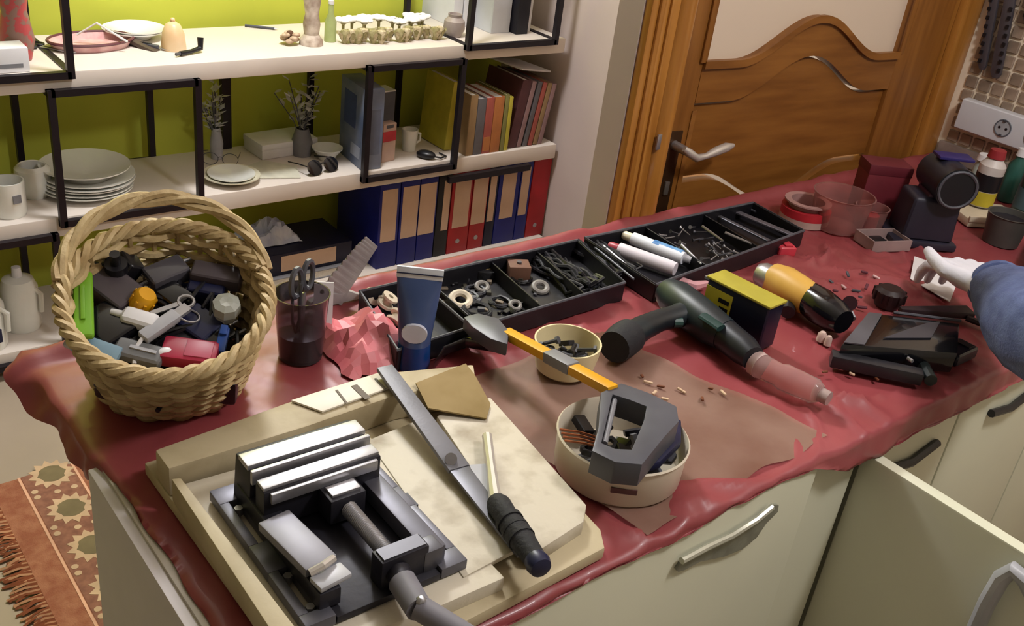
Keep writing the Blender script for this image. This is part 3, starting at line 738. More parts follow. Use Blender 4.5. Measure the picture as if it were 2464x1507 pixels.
M().box((0, 0, 0), (.042, .022, .018)).build('body', white, t, bevel=.008, seg=3); M().cyl((-.02, 0, 0), (-.034, 0, 0), .005, .0035).build('collar', white, t)
t = thing('usb_connector', 'pale grey connector with a silver end in the basket', 'connector', (0, 0, 0), group=GB); orient(t, FB(385, 785, .018), (355, 830))
M().box((0, 0, 0), (.05, .016, .011)).build('body', lgrey, t, bevel=.003); M().box((-.032, 0, 0), (.018, .012, .005)).build('contact', steel, t); M().tube([(.025, 0, 0), (.04, .004, -.004), (.05, .015, -.01)], .0025, 6).build('cord', white, t)
t = thing('key', 'shiny silver key lying across the basket heap', 'key', (0, 0, 0), group=GB); orient(t, FB(400, 742, .018), (440, 752))
M().box((0, 0, 0), (.036, .006, .002)).build('shaft', steel, t); M().tube([(.024+.009*math.cos(a), .009*math.sin(a), 0) for a in [i*math.pi/6 for i in range(12)]], .002, 6, closed=True).build('bow', steel, t)
t = thing('keyring', 'wire key ring beside the silver key', 'ring', (0, 0, 0), group=GB); orient(t, FB(455, 760, .014), (480, 760), R(20))
M().tube([(.012*math.cos(a), .012*math.sin(a), 0) for a in [i*math.pi/8 for i in range(16)]], .0012, 6, closed=True).build('loop', steel, t)
t = thing('bottle_stopper', 'clear faceted stopper at the right wall of the basket', 'stopper', (0, 0, 0), group=GB); orient(t, FB(545, 745, .018), (560, 760))
M().lathe([(0, -.014), (.012, -.014), (.017, 0), (.016, .012), (.008, .015), (0, .014)], n=8).build('knob', mat('frosted_clear', 'c9ccc2', .2, trans=.4), t, smooth=False); M().cyl((0, 0, -.03), (0, 0, -.013), .008).build('neck', clear, t)
t = thing('connector_clip', 'blue clip leaning at the right of the basket', 'clip', (0, 0, 0), group=GB); orient(t, FB(535, 820, .008), (545, 790), R(-10))
M().box((0, 0, 0), (.034, .012, .010)).build('body', blue, t, bevel=.003); M().box((.01, 0, .007), (.012, .008, .006)).build('tab', blue, t, bevel=.001)
t = thing('lighter', 'pale blue flat lighter at the basket front', 'lighter', (0, 0, 0), group=GB); orient(t, FB(232, 840, .012), (262, 865), 0, R(12))
M().box((0, 0, 0), (.055, .022, .010)).build('body', mat('pale_blue', '7f9db0', .35), t, bevel=.004); M().box((-.03, 0, 0), (.008, .018, .009)).build('hood', steel, t, bevel=.001)
t = thing('mouse', 'grey rounded gadget at the basket front', 'gadget', (0, 0, 0), group=GB); orient(t, FB(335, 850, .008), (375, 870))
M().box((0, 0, 0), (.055, .026, .016)).build('shell', mat('gadget_grey', '6d6f72', .3), t, bevel=.007, seg=3); M().box((.005, 0, .009), (.03, .004, .002)).build('trim', lgrey, t)
t = thing('cap', 'white oval cap at the basket front', 'cap', (0, 0, 0), group=GB); orient(t, FB(397, 852, .010), (420, 860))
M().sphere((0, 0, 0), .012, 10, (1, .7, .6)).build('shell', white, t); M().cyl((0, 0, -.008), (0, 0, -.002), .006).build('rim', white, t)
t = thing('battery_pack', 'crimson plastic pack at the basket front', 'pack', (0, 0, 0), group=GB); orient(t, FB(457, 852, .006), (500, 865), 0, R(-8))
crim = mat('crimson', '9c1f3c', .35)
M().box((0, 0, 0), (.062, .036, .018)).build('case', crim, t, bevel=.005); M().box((.01, 0, .0095), (.03, .026, .002)).build('lid', mat('crimson2', 'a8445a', .4), t, bevel=.001)
rnd = random.Random(21)
for k in range(9):
    px, py = rnd.uniform(240, 550), rnd.uniform(650, 850)
    p = FB(px, py, .003)
    pts = [p + ex*rnd.uniform(-.03, .03)+ey*rnd.uniform(-.03, .03)+axis*rnd.uniform(-.008, .010) for _ in range(4)]
    fine = []
    for i in range(len(pts)-1):
        for q in range(5):
            s_ = q/5; fine.append(pts[i].lerp(pts[i+1], s_*s_*(3-2*s_))+axis*.004*math.sin(math.pi*s_))
    tag(M().tube(fine, .0024, 6).build('cable', black), 'black cable looped between the adapters in the basket', 'cable', 'loose cables in the basket')

# ------------------------------------------------------------------ cream board with rails
bdm = mat('board_cream', 'b8ab8c', .6, hx2='84734f', scale=9, bump=.2, bscale=40, ramp=(.5, .85))
bdt = mat('board_top', 'c6beac', .55, hx2='7d6d52', scale=14, bump=.2, bscale=60, ramp=(.55, .8))
tanp = mat('kraft', 'a08a5c', .7, hx2='86703f', scale=12)
zb = ZC; ztb = .936
board = thing('work_board', 'worn cream painted wooden board with raised rails under the vise', 'board', (.5, .73, zb))
def px_poly(l, z): return [T(x, y, z) for x, y in l]
base = [Vector((.296, .895, zb)), Vector((.71, .872, zb)), Vector((.668, .552, zb)), Vector((.652, .528, zb)), (.30, .515, zb)]
M().prism([Vector(p) for p in base], (0, 0, .016)).build('base_plank', bdm, board, world=True, bevel=.003)
slabL = px_poly([(440, 1165), (880, 1040), (1215, 1390), (1010, 1480), (700, 1580)], ztb)
M().prism([p-Vector((0, 0, .017)) for p in slabL], (0, 0, .017)).build('slab', bdt, board, world=True, bevel=.002)
slabM = px_poly([(885, 1062), (1015, 1010), (1255, 1318), (1115, 1392)], ztb)
M().prism([p-Vector((0, 0, .004)) for p in slabM], (0, 0, .0055)).build('slab_plate', bdt, board, world=True, bevel=.001)
slabR = px_poly([(1050, 1000), (1180, 955), (1412, 1215), (1405, 1255), (1275, 1340)], ztb+.002)
M().prism([p-Vector((0, 0, .019)) for p in slabR], (0, 0, .019)).build('slab', bdt, board, world=True, bevel=.003)
# back rail
rail = [T(x_, y_, .958) for x_, y_ in ((372, 1082), (690, 968), (920, 897), (1140, 876), (1146, 915), (955, 950), (740, 1025), (405, 1128))]
rl = M().prism([p-Vector((0, 0, .038)) for p in rail], (0, 0, .038)).build('rail', bdm, board, world=True, bevel=.004)
strip = [T(700, 968, .9585), T(915, 900, .9585), T(952, 932, .9585), T(775, 995, .9585)]
st = M().prism(strip, (0, 0, .003)).build('tape_strip', mat('tape_white', 'd9d2c2', .5, var=.06), rl, world=True, bevel=.001)
for (a, b, w_) in (((807, 940), (832, 972), 5), ((845, 930), (878, 962), 14), ((900, 912), (925, 938), 5)):
    q = [T(a[0], a[1], .9617), T(a[0]+w_, a[1]-w_*.3, .9617), T(b[0]+w_, b[1]-w_*.3, .9617), T(b[0], b[1], .9617)]
    M().prism(q, (0, 0, .0006)).build('tape_mark', mat('tape_mark', '6b6258', .7), st, world=True)
kf = [T(1000, 925, .963), T(1120, 878, .963), T(1142, 905, .963), T(1180, 975, .940), T(1170, 1010, .940), T(1030, 985, .945)]
M().prism(kf, (0, 0, .002)).build('kraft_patch', tanp, board, world=True)
# left rail: thin standing slat
ls = [T(412, 1152, .95), T(436, 1150, .95), T(735, 1540, .95), T(670, 1545, .95)]
M().prism([p-Vector((0, 0, .03)) for p in ls], (0, 0, .03)).build('side_slat', bdm, board, world=True, bevel=.002)

# ------------------------------------------------------------------ drill press vise
V0 = Vector((.407, .672, ztb+.0022))
vise = thing('drill_vise', 'black and silver drill press vise bolted on the cream board', 'vise', V0, rz=R(-1))
bw, bl = .168, .215                      # across x, along y
# base frame with slots: left / right slotted flanges
fl = mat('vise_flange', '5e5e67', .42, .5, bump=.03, bscale=90)
def slotted(xc, w_, y0, y1, slots, name):
    m = M(); z0_, z1_ = 0, .012; x0, x1 = xc-w_/2, xc+w_/2; ys = y0
    sw = .010
    for (a, b) in slots:
        m.box2((x0, ys, z0_), (x1, a, z1_)); m.box2((x0, a, z0_), (xc-sw/2, b, z1_)); m.box2((xc+sw/2, a, z0_), (x1, b, z1_)); ys = b
    m.box2((x0, ys, z0_), (x1, y1, z1_))
    return m.build(name, fl, vise, bevel=.001)
slotted(-.072, .030, -.107, .107, [(-.092, -.030), (.012, .082)], 'flange')
slotted(.072, .030, -.107, .107, [(-.085, -.012), (.022, .085)], 'flange')
M().box2((-.056, -.107, 0), (.056, .09, .008)).build('bed', iron, vise, bevel=.001)
for s in (-1, 1):
    M().box2((s*.057-.011, -.095, .010), (s*.057+.011, .085, .030)).build('guide_rail', iron if s < 0 else fl, vise, bevel=.002)
    M().box2((s*.0945-.012, -.012, 0), (s*.0945-.004, .010, .010)).build('side_notch', iron, vise)
jaw = M().box((0, .075, .035), (.135, .038, .054), taper=.96).build('fixed_jaw', iron, vise, bevel=.003)
M().box((0, .072, .064), (.132, .022, .006)).build('jaw_top', steel, jaw, bevel=.001)
M().box((0, .053, .058), (.132, .005, .016)).build('jaw_plate', steel, jaw, bevel=.001)
mj = M().box((0, .036, .034), (.130, .020, .046)).build('moving_jaw', iron, vise, bevel=.002)
M().box((0, .037, .058), (.128, .016, .005)).build('jaw_top', steel, mj, bevel=.001)
M().box((0, .024, .050), (.118, .005, .012)).build('jaw_plate', steel, mj, bevel=.001)
M().box((.012, .012, .030), (.04, .03, .03)).build('nut_block', iron, mj, bevel=.003)
M().box((.012, .010, .046), (.032, .016, .004)).build('nut_cap', steel, mj, bevel=.001)
# threaded screw
scr = M(); pts = []
scr.cyl((.012, .004, .030), (.012, -.085, .030), .0065, n=14)
s_o = scr.build('screw', dsteel, vise)
th = [(.012+.0078*math.cos(i*.7), .004-.089*i/330, .030+.0078*math.sin(i*.7)) for i in range(331)]
M().tube(th, .0011, 4).build('thread', steel, s_o)
fb = M().box((.02, -.088, .024), (.052, .020, .034)).build('front_block', iron, vise, bevel=.002)
M().box((.02, -.088, .042), (.046, .016, .002)).build('block_face', dsteel, fb)
M().box((.052, -.088, .020), (.022, .022, .026)).build('block_foot', dsteel, fb, bevel=.003)
M().cyl((.012, -.098, .024), (.008, -.115, .022), .012).build('screw_collar', iron, fb)
hd = M().cyl((.008, -.112, .024), (.002, -.150, .026), .0135, .0125).build('handle_sleeve', mat('grip_grey', '6c6a72', .6), vise)
M().cyl((.003, -.148, .026), (.03, -.21, .02), .0115, .011).build('handle_bar', mat('grip_grey', '6c6a72', .6), hd)
M().sphere((.003, -.150, .036), .005, 8).build('set_screw', steel, hd)
# bolts in the slots
for (x, y) in ((-.072, .07), (-.072, -.04), (-.072, -.085), (.072, .03)):
    M().cyl((x, y, .002), (x, y, .011), .0045, n=6).build('bolt', steel, vise)
# grey block on the left guide
t = thing('metal_block', 'flat light grey metal block resting on the vise', 'block', vise.location+Vector((-.058, -.028, .031)), rz=R(6))
M().box2((-.017, -.040, 0), (.017, .040, .010)).build('plate', mat('satin_grey', '74737b', .45, .3), t, bevel=.002)
M().box2((-.017, -.064, .0), (.017, -.045, .006)).build('foot', lgrey, t, bevel=.002); M().tube([(-.015, -.043, .008), (-.003, -.046, .012), (.012, -.041, .009)], .004, 8).build('chrome_bead', chrome, t)

# ------------------------------------------------------------------ grey file bar and chisel on the board
a, b = T(925, 885, .972), T(1105, 1130, .950); c_ = T(1262, 1335, .944)
t = thing('metal_file', 'long grey flat file lying across the cream board', 'file', (b.x, b.y, .939))
filem = mat('file_grey', '6c6c72', .5, .4, bump=.06, bscale=260)
d = (b-a); sd = Vector((0, 0, 1)).cross(d).normalized()
def flat(m, p, q, w0, w1, th):
    dd = q-p; s_ = Vector((0, 0, 1)).cross(dd).normalized(); up = dd.cross(s_).normalized()*-1 if dd.cross(s_).z < 0 else dd.cross(s_).normalized()
    r = lambda k, w_: [k+s_*w_/2-up*th/2, k+s_*w_/2+up*th/2, k-s_*w_/2+up*th/2, k-s_*w_/2-up*th/2]
    return m.loft([r(p, w0), r(q, w1)])
flat(M(), a, b, .021, .026, .006).build('blade', filem, t, world=True, bevel=.001)
flat(M(), b, c_, .024, .017, .004).build('tang', dsteel, t, world=True, bevel=.001)
M().cyl(T(1085, 1105, .955), T(1085, 1105, .959), .007).build('rivet', steel, t, world=True)
t = thing('chisel', 'chisel with silver shaft and black rubber handle on the board', 'chisel', T(1240, 1270, .952))
p0, p1, p2 = T(1172, 1050, .948), T(1192, 1205, .954), T(1305, 1372, .958)
M().tube([p0, p0.lerp(p1, .5), p1], [.0062, .0055, .0075], 10).build('shaft', chrome, t, world=True)
flat(M(), T(1150, 1120, .945), T(1180, 1200, .946), .020, .020, .003).build('guard', lgrey, t, world=True)
g = M().tube([p1.lerp(p2, k) for k in (0, .08, .25, .5, .7, .85)], [.010, .0135, .0125, .0145, .0125, .0115], 14).build('grip', rubber, t, world=True)
M().tube([p1.lerp(p2, k) for k in (.85, .92, .98, 1.0)], [.0115, .013, .011, .005], 14).build('end_cap', navy, t, world=True)
for k in (.3, .42, .54): M().tube([p1.lerp(p2, k), p1.lerp(p2, k+.05)], .0148, 14).build('grip_ring', rubber, g, world=True)

# ------------------------------------------------------------------ round tin, small bowl
tinc = Vector((.775, .637, 0)); tinm = mat('tin_cream', 'cfc5b2', .45, var=.05, scale=10)
t = thing('round_tin', 'wide round cream tin full of dark bits', 'tin', (tinc.x, tinc.y, .9055))
M().lathe([(0, 0), (.074, 0), (.077, .004), (.0785, .048), (.0805, .050), (.0785, .052), (.0765, .048), (.0745, .005), (0, .004)], n=56).build('wall', tinm, t)
M().box((-.050, -.059, .026), (.03, .003, .007), (0, 0, R(-40))).build('dark_label', mat('tin_label', '5a3c3c', .6), t)
bowlc = Vector((.862, .838, 0))
bl_ = thing('small_bowl', 'small deep cream bowl beside the yellow tool', 'bowl', (bowlc.x, bowlc.y, .9055))
M().lathe([(0, 0), (.030, 0), (.040, .008), (.0455, .035), (.047, .050), (.0445, .050), (.043, .035), (.037, .010), (0, .004)], n=40).build('wall', mat('bowl_cream', 'd5c8a0', .4, var=.04), bl_)
rnd = random.Random(11)
def bits(n, c, r, z0_, z1_, label, name, cat, grp, ms, s0, s1):
    for k in range(n):
        a = rnd.uniform(0, 6.28); q = r*math.sqrt(rnd.random()); z = rnd.uniform(z0_, z1_)
        p = Vector((c.x+q*math.cos(a), c.y+q*math.sin(a), z)); kind = k % 3; m = ms[k % len(ms)]; s_ = rnd.uniform(s0, s1)
        mm = M()
        if kind == 0: mm.lathe([(s_*.5, 0), (s_, 0), (s_, s_*.7), (s_*.5, s_*.7)], n=6, cap=False).lathe([(s_*.5, s_*.7), (s_*.5, 0)], n=6, cap=False)
        elif kind == 1: mm.cyl((-s_*1.6, 0, 0), (s_*1.2, 0, 0), s_*.35, n=8).cyl((s_*1.2, 0, 0), (s_*1.7, 0, 0), s_*.75, n=6)
        else: mm.box((0, 0, 0), (s_*2.2, s_*1.3, s_*.8))
        o = mm.build(name[kind], m, bevel=0 if kind == 1 else s_*.08, seg=1); o.location = p; o.rotation_euler = (rnd.uniform(-.6, .6), rnd.uniform(-.6, .6), rnd.uniform(0, 6))
        tag(o, label[kind], cat[kind], grp[kind])
bits(27, tinc, .058, .916, .936, ['hex nut lying in the round cream tin', 'bolt lying in the round cream tin', 'small dark plastic block lying in the round cream tin'], ['nut', 'bolt', 'plastic_block'], ['nut', 'bolt', 'block'], ['nuts in the round tin', 'bolts in the round tin', 'blocks in the round tin'], [black, dgrey, iron, dsteel, grey, black], .008, .014)
bits(18, bowlc, .028, .918, .944, ['hex nut lying in the small cream bowl', 'bolt lying in the small cream bowl', 'dark block lying in the small cream bowl'], ['nut', 'bolt', 'plastic_block'], ['nut', 'bolt', 'block'], ['nuts in the small bowl', 'bolts in the small bowl', 'blocks in the small bowl'], [black, black, iron, dgrey], .006, .010)
for k in range(4):
    p = T(1395+k*4, 1040+9*k, .952)
    tag(M().tube([p+Vector((-.022, .012, .004)), p, p+Vector((.02, -.014, -.006))], .0014, 6).build('copper_wire', mat('copper', 'b06a45', .4, .7)), 'bare copper wire over the rim of the round tin', 'wire', 'copper wires on the round tin')

# ------------------------------------------------------------------ yellow shafted clamp tool
t = thing('bar_clamp', 'bar clamp with yellow shaft and dark grey head resting on the tin', 'clamp', T(1350, 870, .96))
q0, q1 = T(1215, 800, .958), T(1475, 940, .990)
flat(M(), q0, q1, .017, .017, .012).build('shaft', yellow, t, world=True, bevel=.002)
s0_, s1_ = q0.lerp(q1, .43)+Vector((0, 0, .001)), q0.lerp(q1, .66)+Vector((0, 0, .001))
flat(M(), s0_, s1_, .021, .021, .015).build('slider', grey, t, world=True, bevel=.003)
jw = [T(1225, 795, .965), T(1200, 765, .965), T(1150, 752, .965), T(1115, 762, .962), T(1135, 785, .962), T(1180, 815, .963), T(1222, 828, .965)]
M().prism([p-Vector((0, 0, .020)) for p in jw], (0, 0, .020)).build('jaw', dgrey, t, world=True, bevel=.003)
jw2 = [T(1200, 828, .935), T(1120, 815, .935), T(1070, 835, .93), T(1045, 870, .925), T(1060, 850, .92), T(1120, 790, .93), T(1180, 800, .935)]
M().prism([p-Vector((0, 0, .015)) for p in jw2], (0, 0, .015)).build('jaw_pad', blackg, t, world=True, bevel=.002)
zh = .992
outer = [(1446, 945), (1495, 922), (1560, 945), (1628, 978), (1634, 1014), (1600, 1050), (1545, 1118), (1480, 1112), (1425, 1085), (1440, 1030)]
inner = [(1474, 949), (1515, 962), (1556, 978), (1550, 1010), (1538, 1040), (1520, 1082), (1480, 1080), (1447, 1066), (1458, 1020), (1466, 980)]
O_ = [T(x, y, zh) for x, y in outer]; I_ = [T(x, y, zh) for x, y in inner]
# match inner points to outer ones by angle so the ring has the window
def ringmesh(O_, I_, h):
    n = len(O_); dn = Vector((0, 0, -h)); v = O_+I_+[p+dn for p in O_]+[p+dn for p in I_]; f = []
    for i in range(n):
        j = (i+1) % n
        f += [(i, j, n+j, n+i), (2*n+i, 3*n+i, 3*n+j, 2*n+j), (i, 2*n+i, 2*n+j, j), (n+i, n+j, 3*n+j, 3*n+i)]
    m = M(); m.add(v, f); return m
inner_m = [I_[0], I_[1], I_[2], I_[2].lerp(I_[3], .4), I_[3], I_[4], I_[5], I_[6], I_[7], I_[8]]
hd = ringmesh(O_, inner_m, .030).build('head_frame', dgrey, t, world=True, bevel=.002)
M().tube([T(1482, 950, .985), T(1455, 1068, .985)], .0035, 8).build('guide_rod', grey, hd, world=True)
M().prism([T(x, y, .962) for x, y in ((1600, 1000), (1640, 1010), (1640, 1060), (1590, 1110), (1560, 1120))], (0, 0, -.012)).build('trigger', navy, hd, world=True, bevel=.003)

# ------------------------------------------------------------------ plastic cup with tools, grey strip behind
cc = T(705, 870, ZC); cc = Vector((.562, 1.040, ZC))
t = thing('plastic_cup', 'clear smoked plastic cup of small tools behind the basket', 'cup', cc)
M().lathe([(0, .001), (.029, .001), (.036, .095), (.0375, .097), (.0355, .097), (.028, .004), (0, .004)], n=32).build('wall', smoke, t)
dk = M().lathe([(0, .005), (.027, .005), (.0295, .038), (0, .042)], n=24).build('dark_contents', iron, t)
t = thing('scissors', 'black handled scissors standing in the clear cup', 'scissors', cc+Vector((0, 0, .045)), rz=R(30))
for s in (-1, 1):
    M().box((s*.003, 0, .022), (.006, .003, .055), (0, R(s*5), 0)).build('blade', steel, t)
    M().tube([(s*.014+.012*math.cos(a), 0, .072+.020*math.sin(a)) for a in [i*math.pi/7 for i in range(14)]], .004, 6, closed=True).build('handle', dgrey, t)
t = thing('tweezers', 'grey tweezers leaning in the clear cup', 'tweezers', cc+Vector((-.012, -.008, .045)))
for s in (-1, 1): M().tube([(s*.006, 0, .07), (s*.005, 0, .02), (0, 0, 0)], .002, 6).build('arm', dsteel, t)
t = thing('paper_label', 'white paper tag leaning behind the clear cup', 'tag', Vector((.607, 1.062, ZC)), rz=R(-30), rx=R(-12))
M().box2((-.013, -.001, 0), (.013, .001, .085)).build('sheet', paper, t); M().cyl((0, -.002, .075), (0, .002, .075), .003, n=10).build('eyelet', steel, t)
# serrated grey holder bent upright
sg = mat('strip_grey', '807b7c', .5, hx2='9d9997', scale=20)
t = thing('hand_saw', 'grey bent toothed metal strip standing behind the counter items', 'saw', Vector((.69, 1.12, ZC)))
prof = [(775, 700), (800, 665), (835, 625), (865, 590), (885, 572)]
top = [PY(x, y, 1.15) for x, y in prof]
wd_ = Vector((.030, -.006, -.030))
v = []; f = []
for i in range(25):
    k = i/24*(len(top)-1); q = min(int(k), len(top)-2); p = top[q].lerp(top[q+1], k-q)
    tooth = .004*(i % 2)
    w_ = 1-.45*i/24
    v += [p+Vector((-tooth*.7, 0, tooth)), p+wd_*w_, p+wd_*w_+Vector((0, .004, 0)), p+Vector((0, .004, 0))]
for i in range(24):
    for q in range(4): f.append((i*4+q, i*4+(q+1) % 4, (i+1)*4+(q+1) % 4, (i+1)*4+q))
f += [(3, 2, 1, 0), (96, 97, 98, 99)]
mm = M(); mm.add(v, f); mm.build('toothed_blade', sg, t, world=True, smooth=False)
b0 = top[0]
M().prism([Vector((b0.x-.03, 1.145, ZC)), Vector((b0.x+.075, 1.145, ZC)), Vector((b0.x+.04, 1.145, ZC+.02)), Vector((b0.x+.03, 1.145, b0.z-.01)), Vector((b0.x-.002, 1.145, b0.z)), Vector((b0.x-.02, 1.145, ZC+.02))], (0, .012, 0)).build('foot', sg, t, world=True, bevel=.002)

# ------------------------------------------------------------------ blue squeeze tube standing on its cap
tc_ = T(992, 892, ZC); t = thing('squeeze_tube', 'blue squeeze tube standing on its dark blue cap', 'tube', (tc_.x+.008, tc_.y+.012, ZC), rz=R(-38))
tubem = mat('tube_blue', '2f4470', .3, hx2='4a5d8c', scale=6, coat=.2)
M().lathe([(0, 0), (.0225, 0), (.0235, .004), (.022, .038), (0, .038)], n=28).build('cap', mat('cap_blue', '123a78', .3), t)
rings = []
for k in range(9):
    s_ = k/8; z = .036+.098*s_; ra = .0215+.0085*s_; rbx = .0205*(1-s_)**.8+.0016
    rings.append([Vector((ra*math.cos(2*math.pi*i/24), rbx*math.sin(2*math.pi*i/24), z)) for i in range(24)])
M().loft(rings).build('body', tubem, t)
M().box((0, 0, .141), (.061, .0036, .016)).build('crimp', mat('crimp_white', 'c9ced8', .35), t, bevel=.0006)
M().box((0, -.0022, .140), (.061, .001, .0015)).build('crimp_line', navy, t)
ov = [Vector((.017*math.cos(2*math.pi*i/24), 0, .060+.014*math.sin(2*math.pi*i/24))) for i in range(24)]
M().prism([p+Vector((0, -.0205, 0)) for p in ov], (0, .006, 0)).build('oval_label', mat('oval_white', 'cfd2e0', .4), t)

# ------------------------------------------------------------------ black compartment trays
def tray(corners, label, divs, name='organizer_tray', h=.032):
    # corners: back-left, back-right, front-right, front-left at the rim height
    t = thing(name, label, 'tray', (sum(c.x for c in corners)/4, sum(c.y for c in corners)/4, ZC), group='black compartment trays')
    lo = [Vector((c.x, c.y, ZC+.001)) for c in corners]; cen = sum(lo, Vector())/4
    ins = [c+(cen-c).normalized()*.006 for c in lo]
    M().prism(ins, (0, 0, .003)).build('floor_plate', black, t, world=True)
    def wall(a, b, nm='wall', hh=h, th=.0026):
        d = (b-a).normalized(); s_ = Vector((-d.y, d.x, 0))*th/2
        M().prism([a-s_, b-s_, b+s_, a+s_], (0, 0, hh)).build(nm, black, t, world=True, bevel=.0006, seg=1)
    for i in range(4): wall(ins[i], ins[(i+1) % 4])
    for f_ in divs: wall(ins[0].lerp(ins[1], f_), ins[3].lerp(ins[2], f_), 'divider', h*.9)
    rim = [c+Vector((0, 0, h)) for c in ins]
    M().tube([rim[0], rim[1], rim[2], rim[3]], .0026, 6, closed=True).build('rim', dgrey, t, world=True)
    return ins
zr = ZC+.032
tA = tray([T(858, 700, zr), T(1000, 668, zr), T(1142, 792, zr), T(955, 850, zr)], 'black tray compartment with white bobbins behind the blue tube', [])
tB = tray([T(1006, 665, zr), T(1392, 577, zr), T(1512, 682, zr), T(1148, 790, zr)], 'black compartment tray with washers and cable bundles', [.42, .72])
tC = tray([T(1400, 574, zr), T(1815, 487, zr), T(1940, 556, zr), T(1575, 690, zr)], 'black compartment tray with white tubes and shiny screws', [.33, .68])
def spot(px, py, dz=.004): return T(px, py, ZC+dz)
# bobbins
wh_b = mat('bobbin_white', 'c5b9a4', .5)
for k, (x, y, r_, tl) in enumerate(((890, 712, .013, 70), (925, 735, .013, 30), (945, 775, .012, 60), (1075, 755, .011, 80))):
    o = M().lathe([(r_*.35, 0), (r_, 0), (r_, .004), (r_*.6, .005), (r_*.6, .013), (r_, .014), (r_, .018), (r_*.35, .018), (r_*.35, 0)], n=20, cap=False).build('bobbin', wh_b)
    o.location = spot(x, y, .012); o.rotation_euler = (R(tl), 0, k)
    tag(o, ['cream bobbin at the back of the left tray compartment', 'cream bobbin tipped beside the first in the left tray', 'small cream bobbin by the blue tube in the left tray', 'cream bobbin near the clamp jaw in the left tray'][k], 'bobbin')
for k, (x, y, r_) in enumerate(((1108, 722, .014), (1300, 692, .011), (1160, 690, .009), (1240, 735, .008))):
    o = M().tube([(r_*math.cos(a), r_*math.sin(a), 0) for a in [i*math.pi/10 for i in range(20)]], r_*.42, 8, closed=True).build('washer', wh_b if k == 0 else mat('ring_grey', '7d7974', .5))
    o.location = spot(x, y, .010); o.rotation_euler = (R(18), R(-10), 0)
    tag(o, ['pale thick ring lying in the washer compartment', 'grey ring beside the brown block', 'small grey ring near the tray back wall', 'small grey ring at the tray front'][k], 'ring')
t = thing('wood_block', 'brown wooden block in the tray beside the cables', 'block', spot(1245, 665), rz=R(-28))
M().box2((-.018, -.016, 0), (.018, .016, .024)).build('block', mat('brown_block', '6b4a3a', .7), t, bevel=.002); M().cyl((0, 0, .024), (0, 0, .027), .004).build('peg', dsteel, t)
t = thing('tape_roll', 'small black tape roll lying in the washer compartment', 'tape', spot(1165, 660))
M().lathe([(.012, 0), (.024, 0), (.024, .014), (.012, .014), (.012, 0)], n=28, cap=False).build('roll', rubber, t); M().lathe([(.010, 0), (.012, 0), (.012, .0145), (.010, .0145), (.010, 0)], n=24, cap=False).build('core', tanp, t)
rnd = random.Random(31)
cabm = [black, rubber, mat('cable_grey', '3c3d42', .5), mat('cable_dark', '23242b', .45)]
def cables(p0, p1, n, spread, grp, label):
    A = T(*p0, ZC+.008); B = T(*p1, ZC+.008); d = (B-A); s_ = Vector((-d.y, d.x, 0)).normalized()
    for k in range(n):
        o_ = rnd.uniform(-spread, spread); pts = []
        for i in range(9):
            q = i/8; pts.append(A.lerp(B, q)+s_*(o_+.010*math.sin(q*5+k)*rnd.uniform(.3, 1))+Vector((0, 0, .012*rnd.random()+.004*(k % 3))))
        if k % 4 == 0: pts.append(pts[-1]+s_*.012+Vector((0, 0, .004))); pts.append(pts[-2]-d.normalized()*.02+s_*.016)
        tag(M().tube(pts, rnd.uniform(.0022, .0042), 6).build('cable', cabm[k % 4]), label, 'cable', grp)
cables((1305, 632), (1425, 702), 24, .036, 'cables bundled in the middle tray', 'dark cable in the bundle beside the brown block')
cables((1405, 598), (1505, 672), 18, .026, 'cables in the narrow compartment', 'dark cable in the compartment beside the white tubes')
# sticks in the cable compartment
for k, (a, b) in enumerate((((1432, 596), (1525, 672)), ((1452, 592), (1552, 676)))):
    tag(M().cyl(T(*a, ZC+.028), T(*b, ZC+.024), .0022, n=8).build('metal_rod', steel if k else dgrey), ['dark thin rod lying over the cables by the red capped tube', 'thin steel rod lying next to the red capped tube'][k], 'rod')
def ptube(a, b, r_, m, label, capm=None, cat='tube', z=.022, capf=.16):
    A, B = T(*a, ZC+z), T(*b, ZC+z)
    t = thing('glue_tube', label, cat, (A+B)/2)
    M().tube([A.lerp(B, capf if capm else 0), A.lerp(B, .9), B], [r_, r_, r_*.93], 16).build('barrel', m, t, world=True)
    if capm: M().tube([A, A.lerp(B, .03), A.lerp(B, capf)], [r_*.6, r_*.72, r_*.72], 14).build('cap', capm, t, world=True)
    return t
ptube((1465, 592), (1625, 648), .0125, mat('tube_white', 'd6cfd8', .35, var=.03), 'white tube with dark red cap in the tray', mat('cap_maroon', '9a3644', .4), z=.020)
t = ptube((1500, 565), (1645, 622), .0115, mat('tube_white2', 'd9dde6', .35, var=.03), 'white and blue tube with cream cap in the tray', cream, z=.024)
A, B = T(1572, 592, ZC+.0245), T(1640, 618, ZC+.0245); M().tube([A, B], .0118, 16).build('blue_print', mat('tube_print', '2f6aa8', .4, hx2='6d9cc8', scale=60), t, world=True)
M().tube([T(1640, 618, ZC+.024), T(1662, 627, ZC+.022)], [.0085, .006], 12).build('nozzle', lgrey, t, world=True)
for k in range(7):
    x, y = rnd.uniform(1060, 1260), rnd.uniform(670, 750); r_ = rnd.uniform(.012, .022)
    o = M().tube([(r_*(1+.1*math.sin(i*.9))*math.cos(i*.55), r_*math.sin(i*.55), .002*(i % 7)*.3) for i in range(26)], .0022, 5).build('cable', cabm[k % 4]); o.location = spot(x, y, .006)
    tag(o, 'dark coiled cable lying in the washer compartment', 'cable', 'coiled cables in the washer compartment')
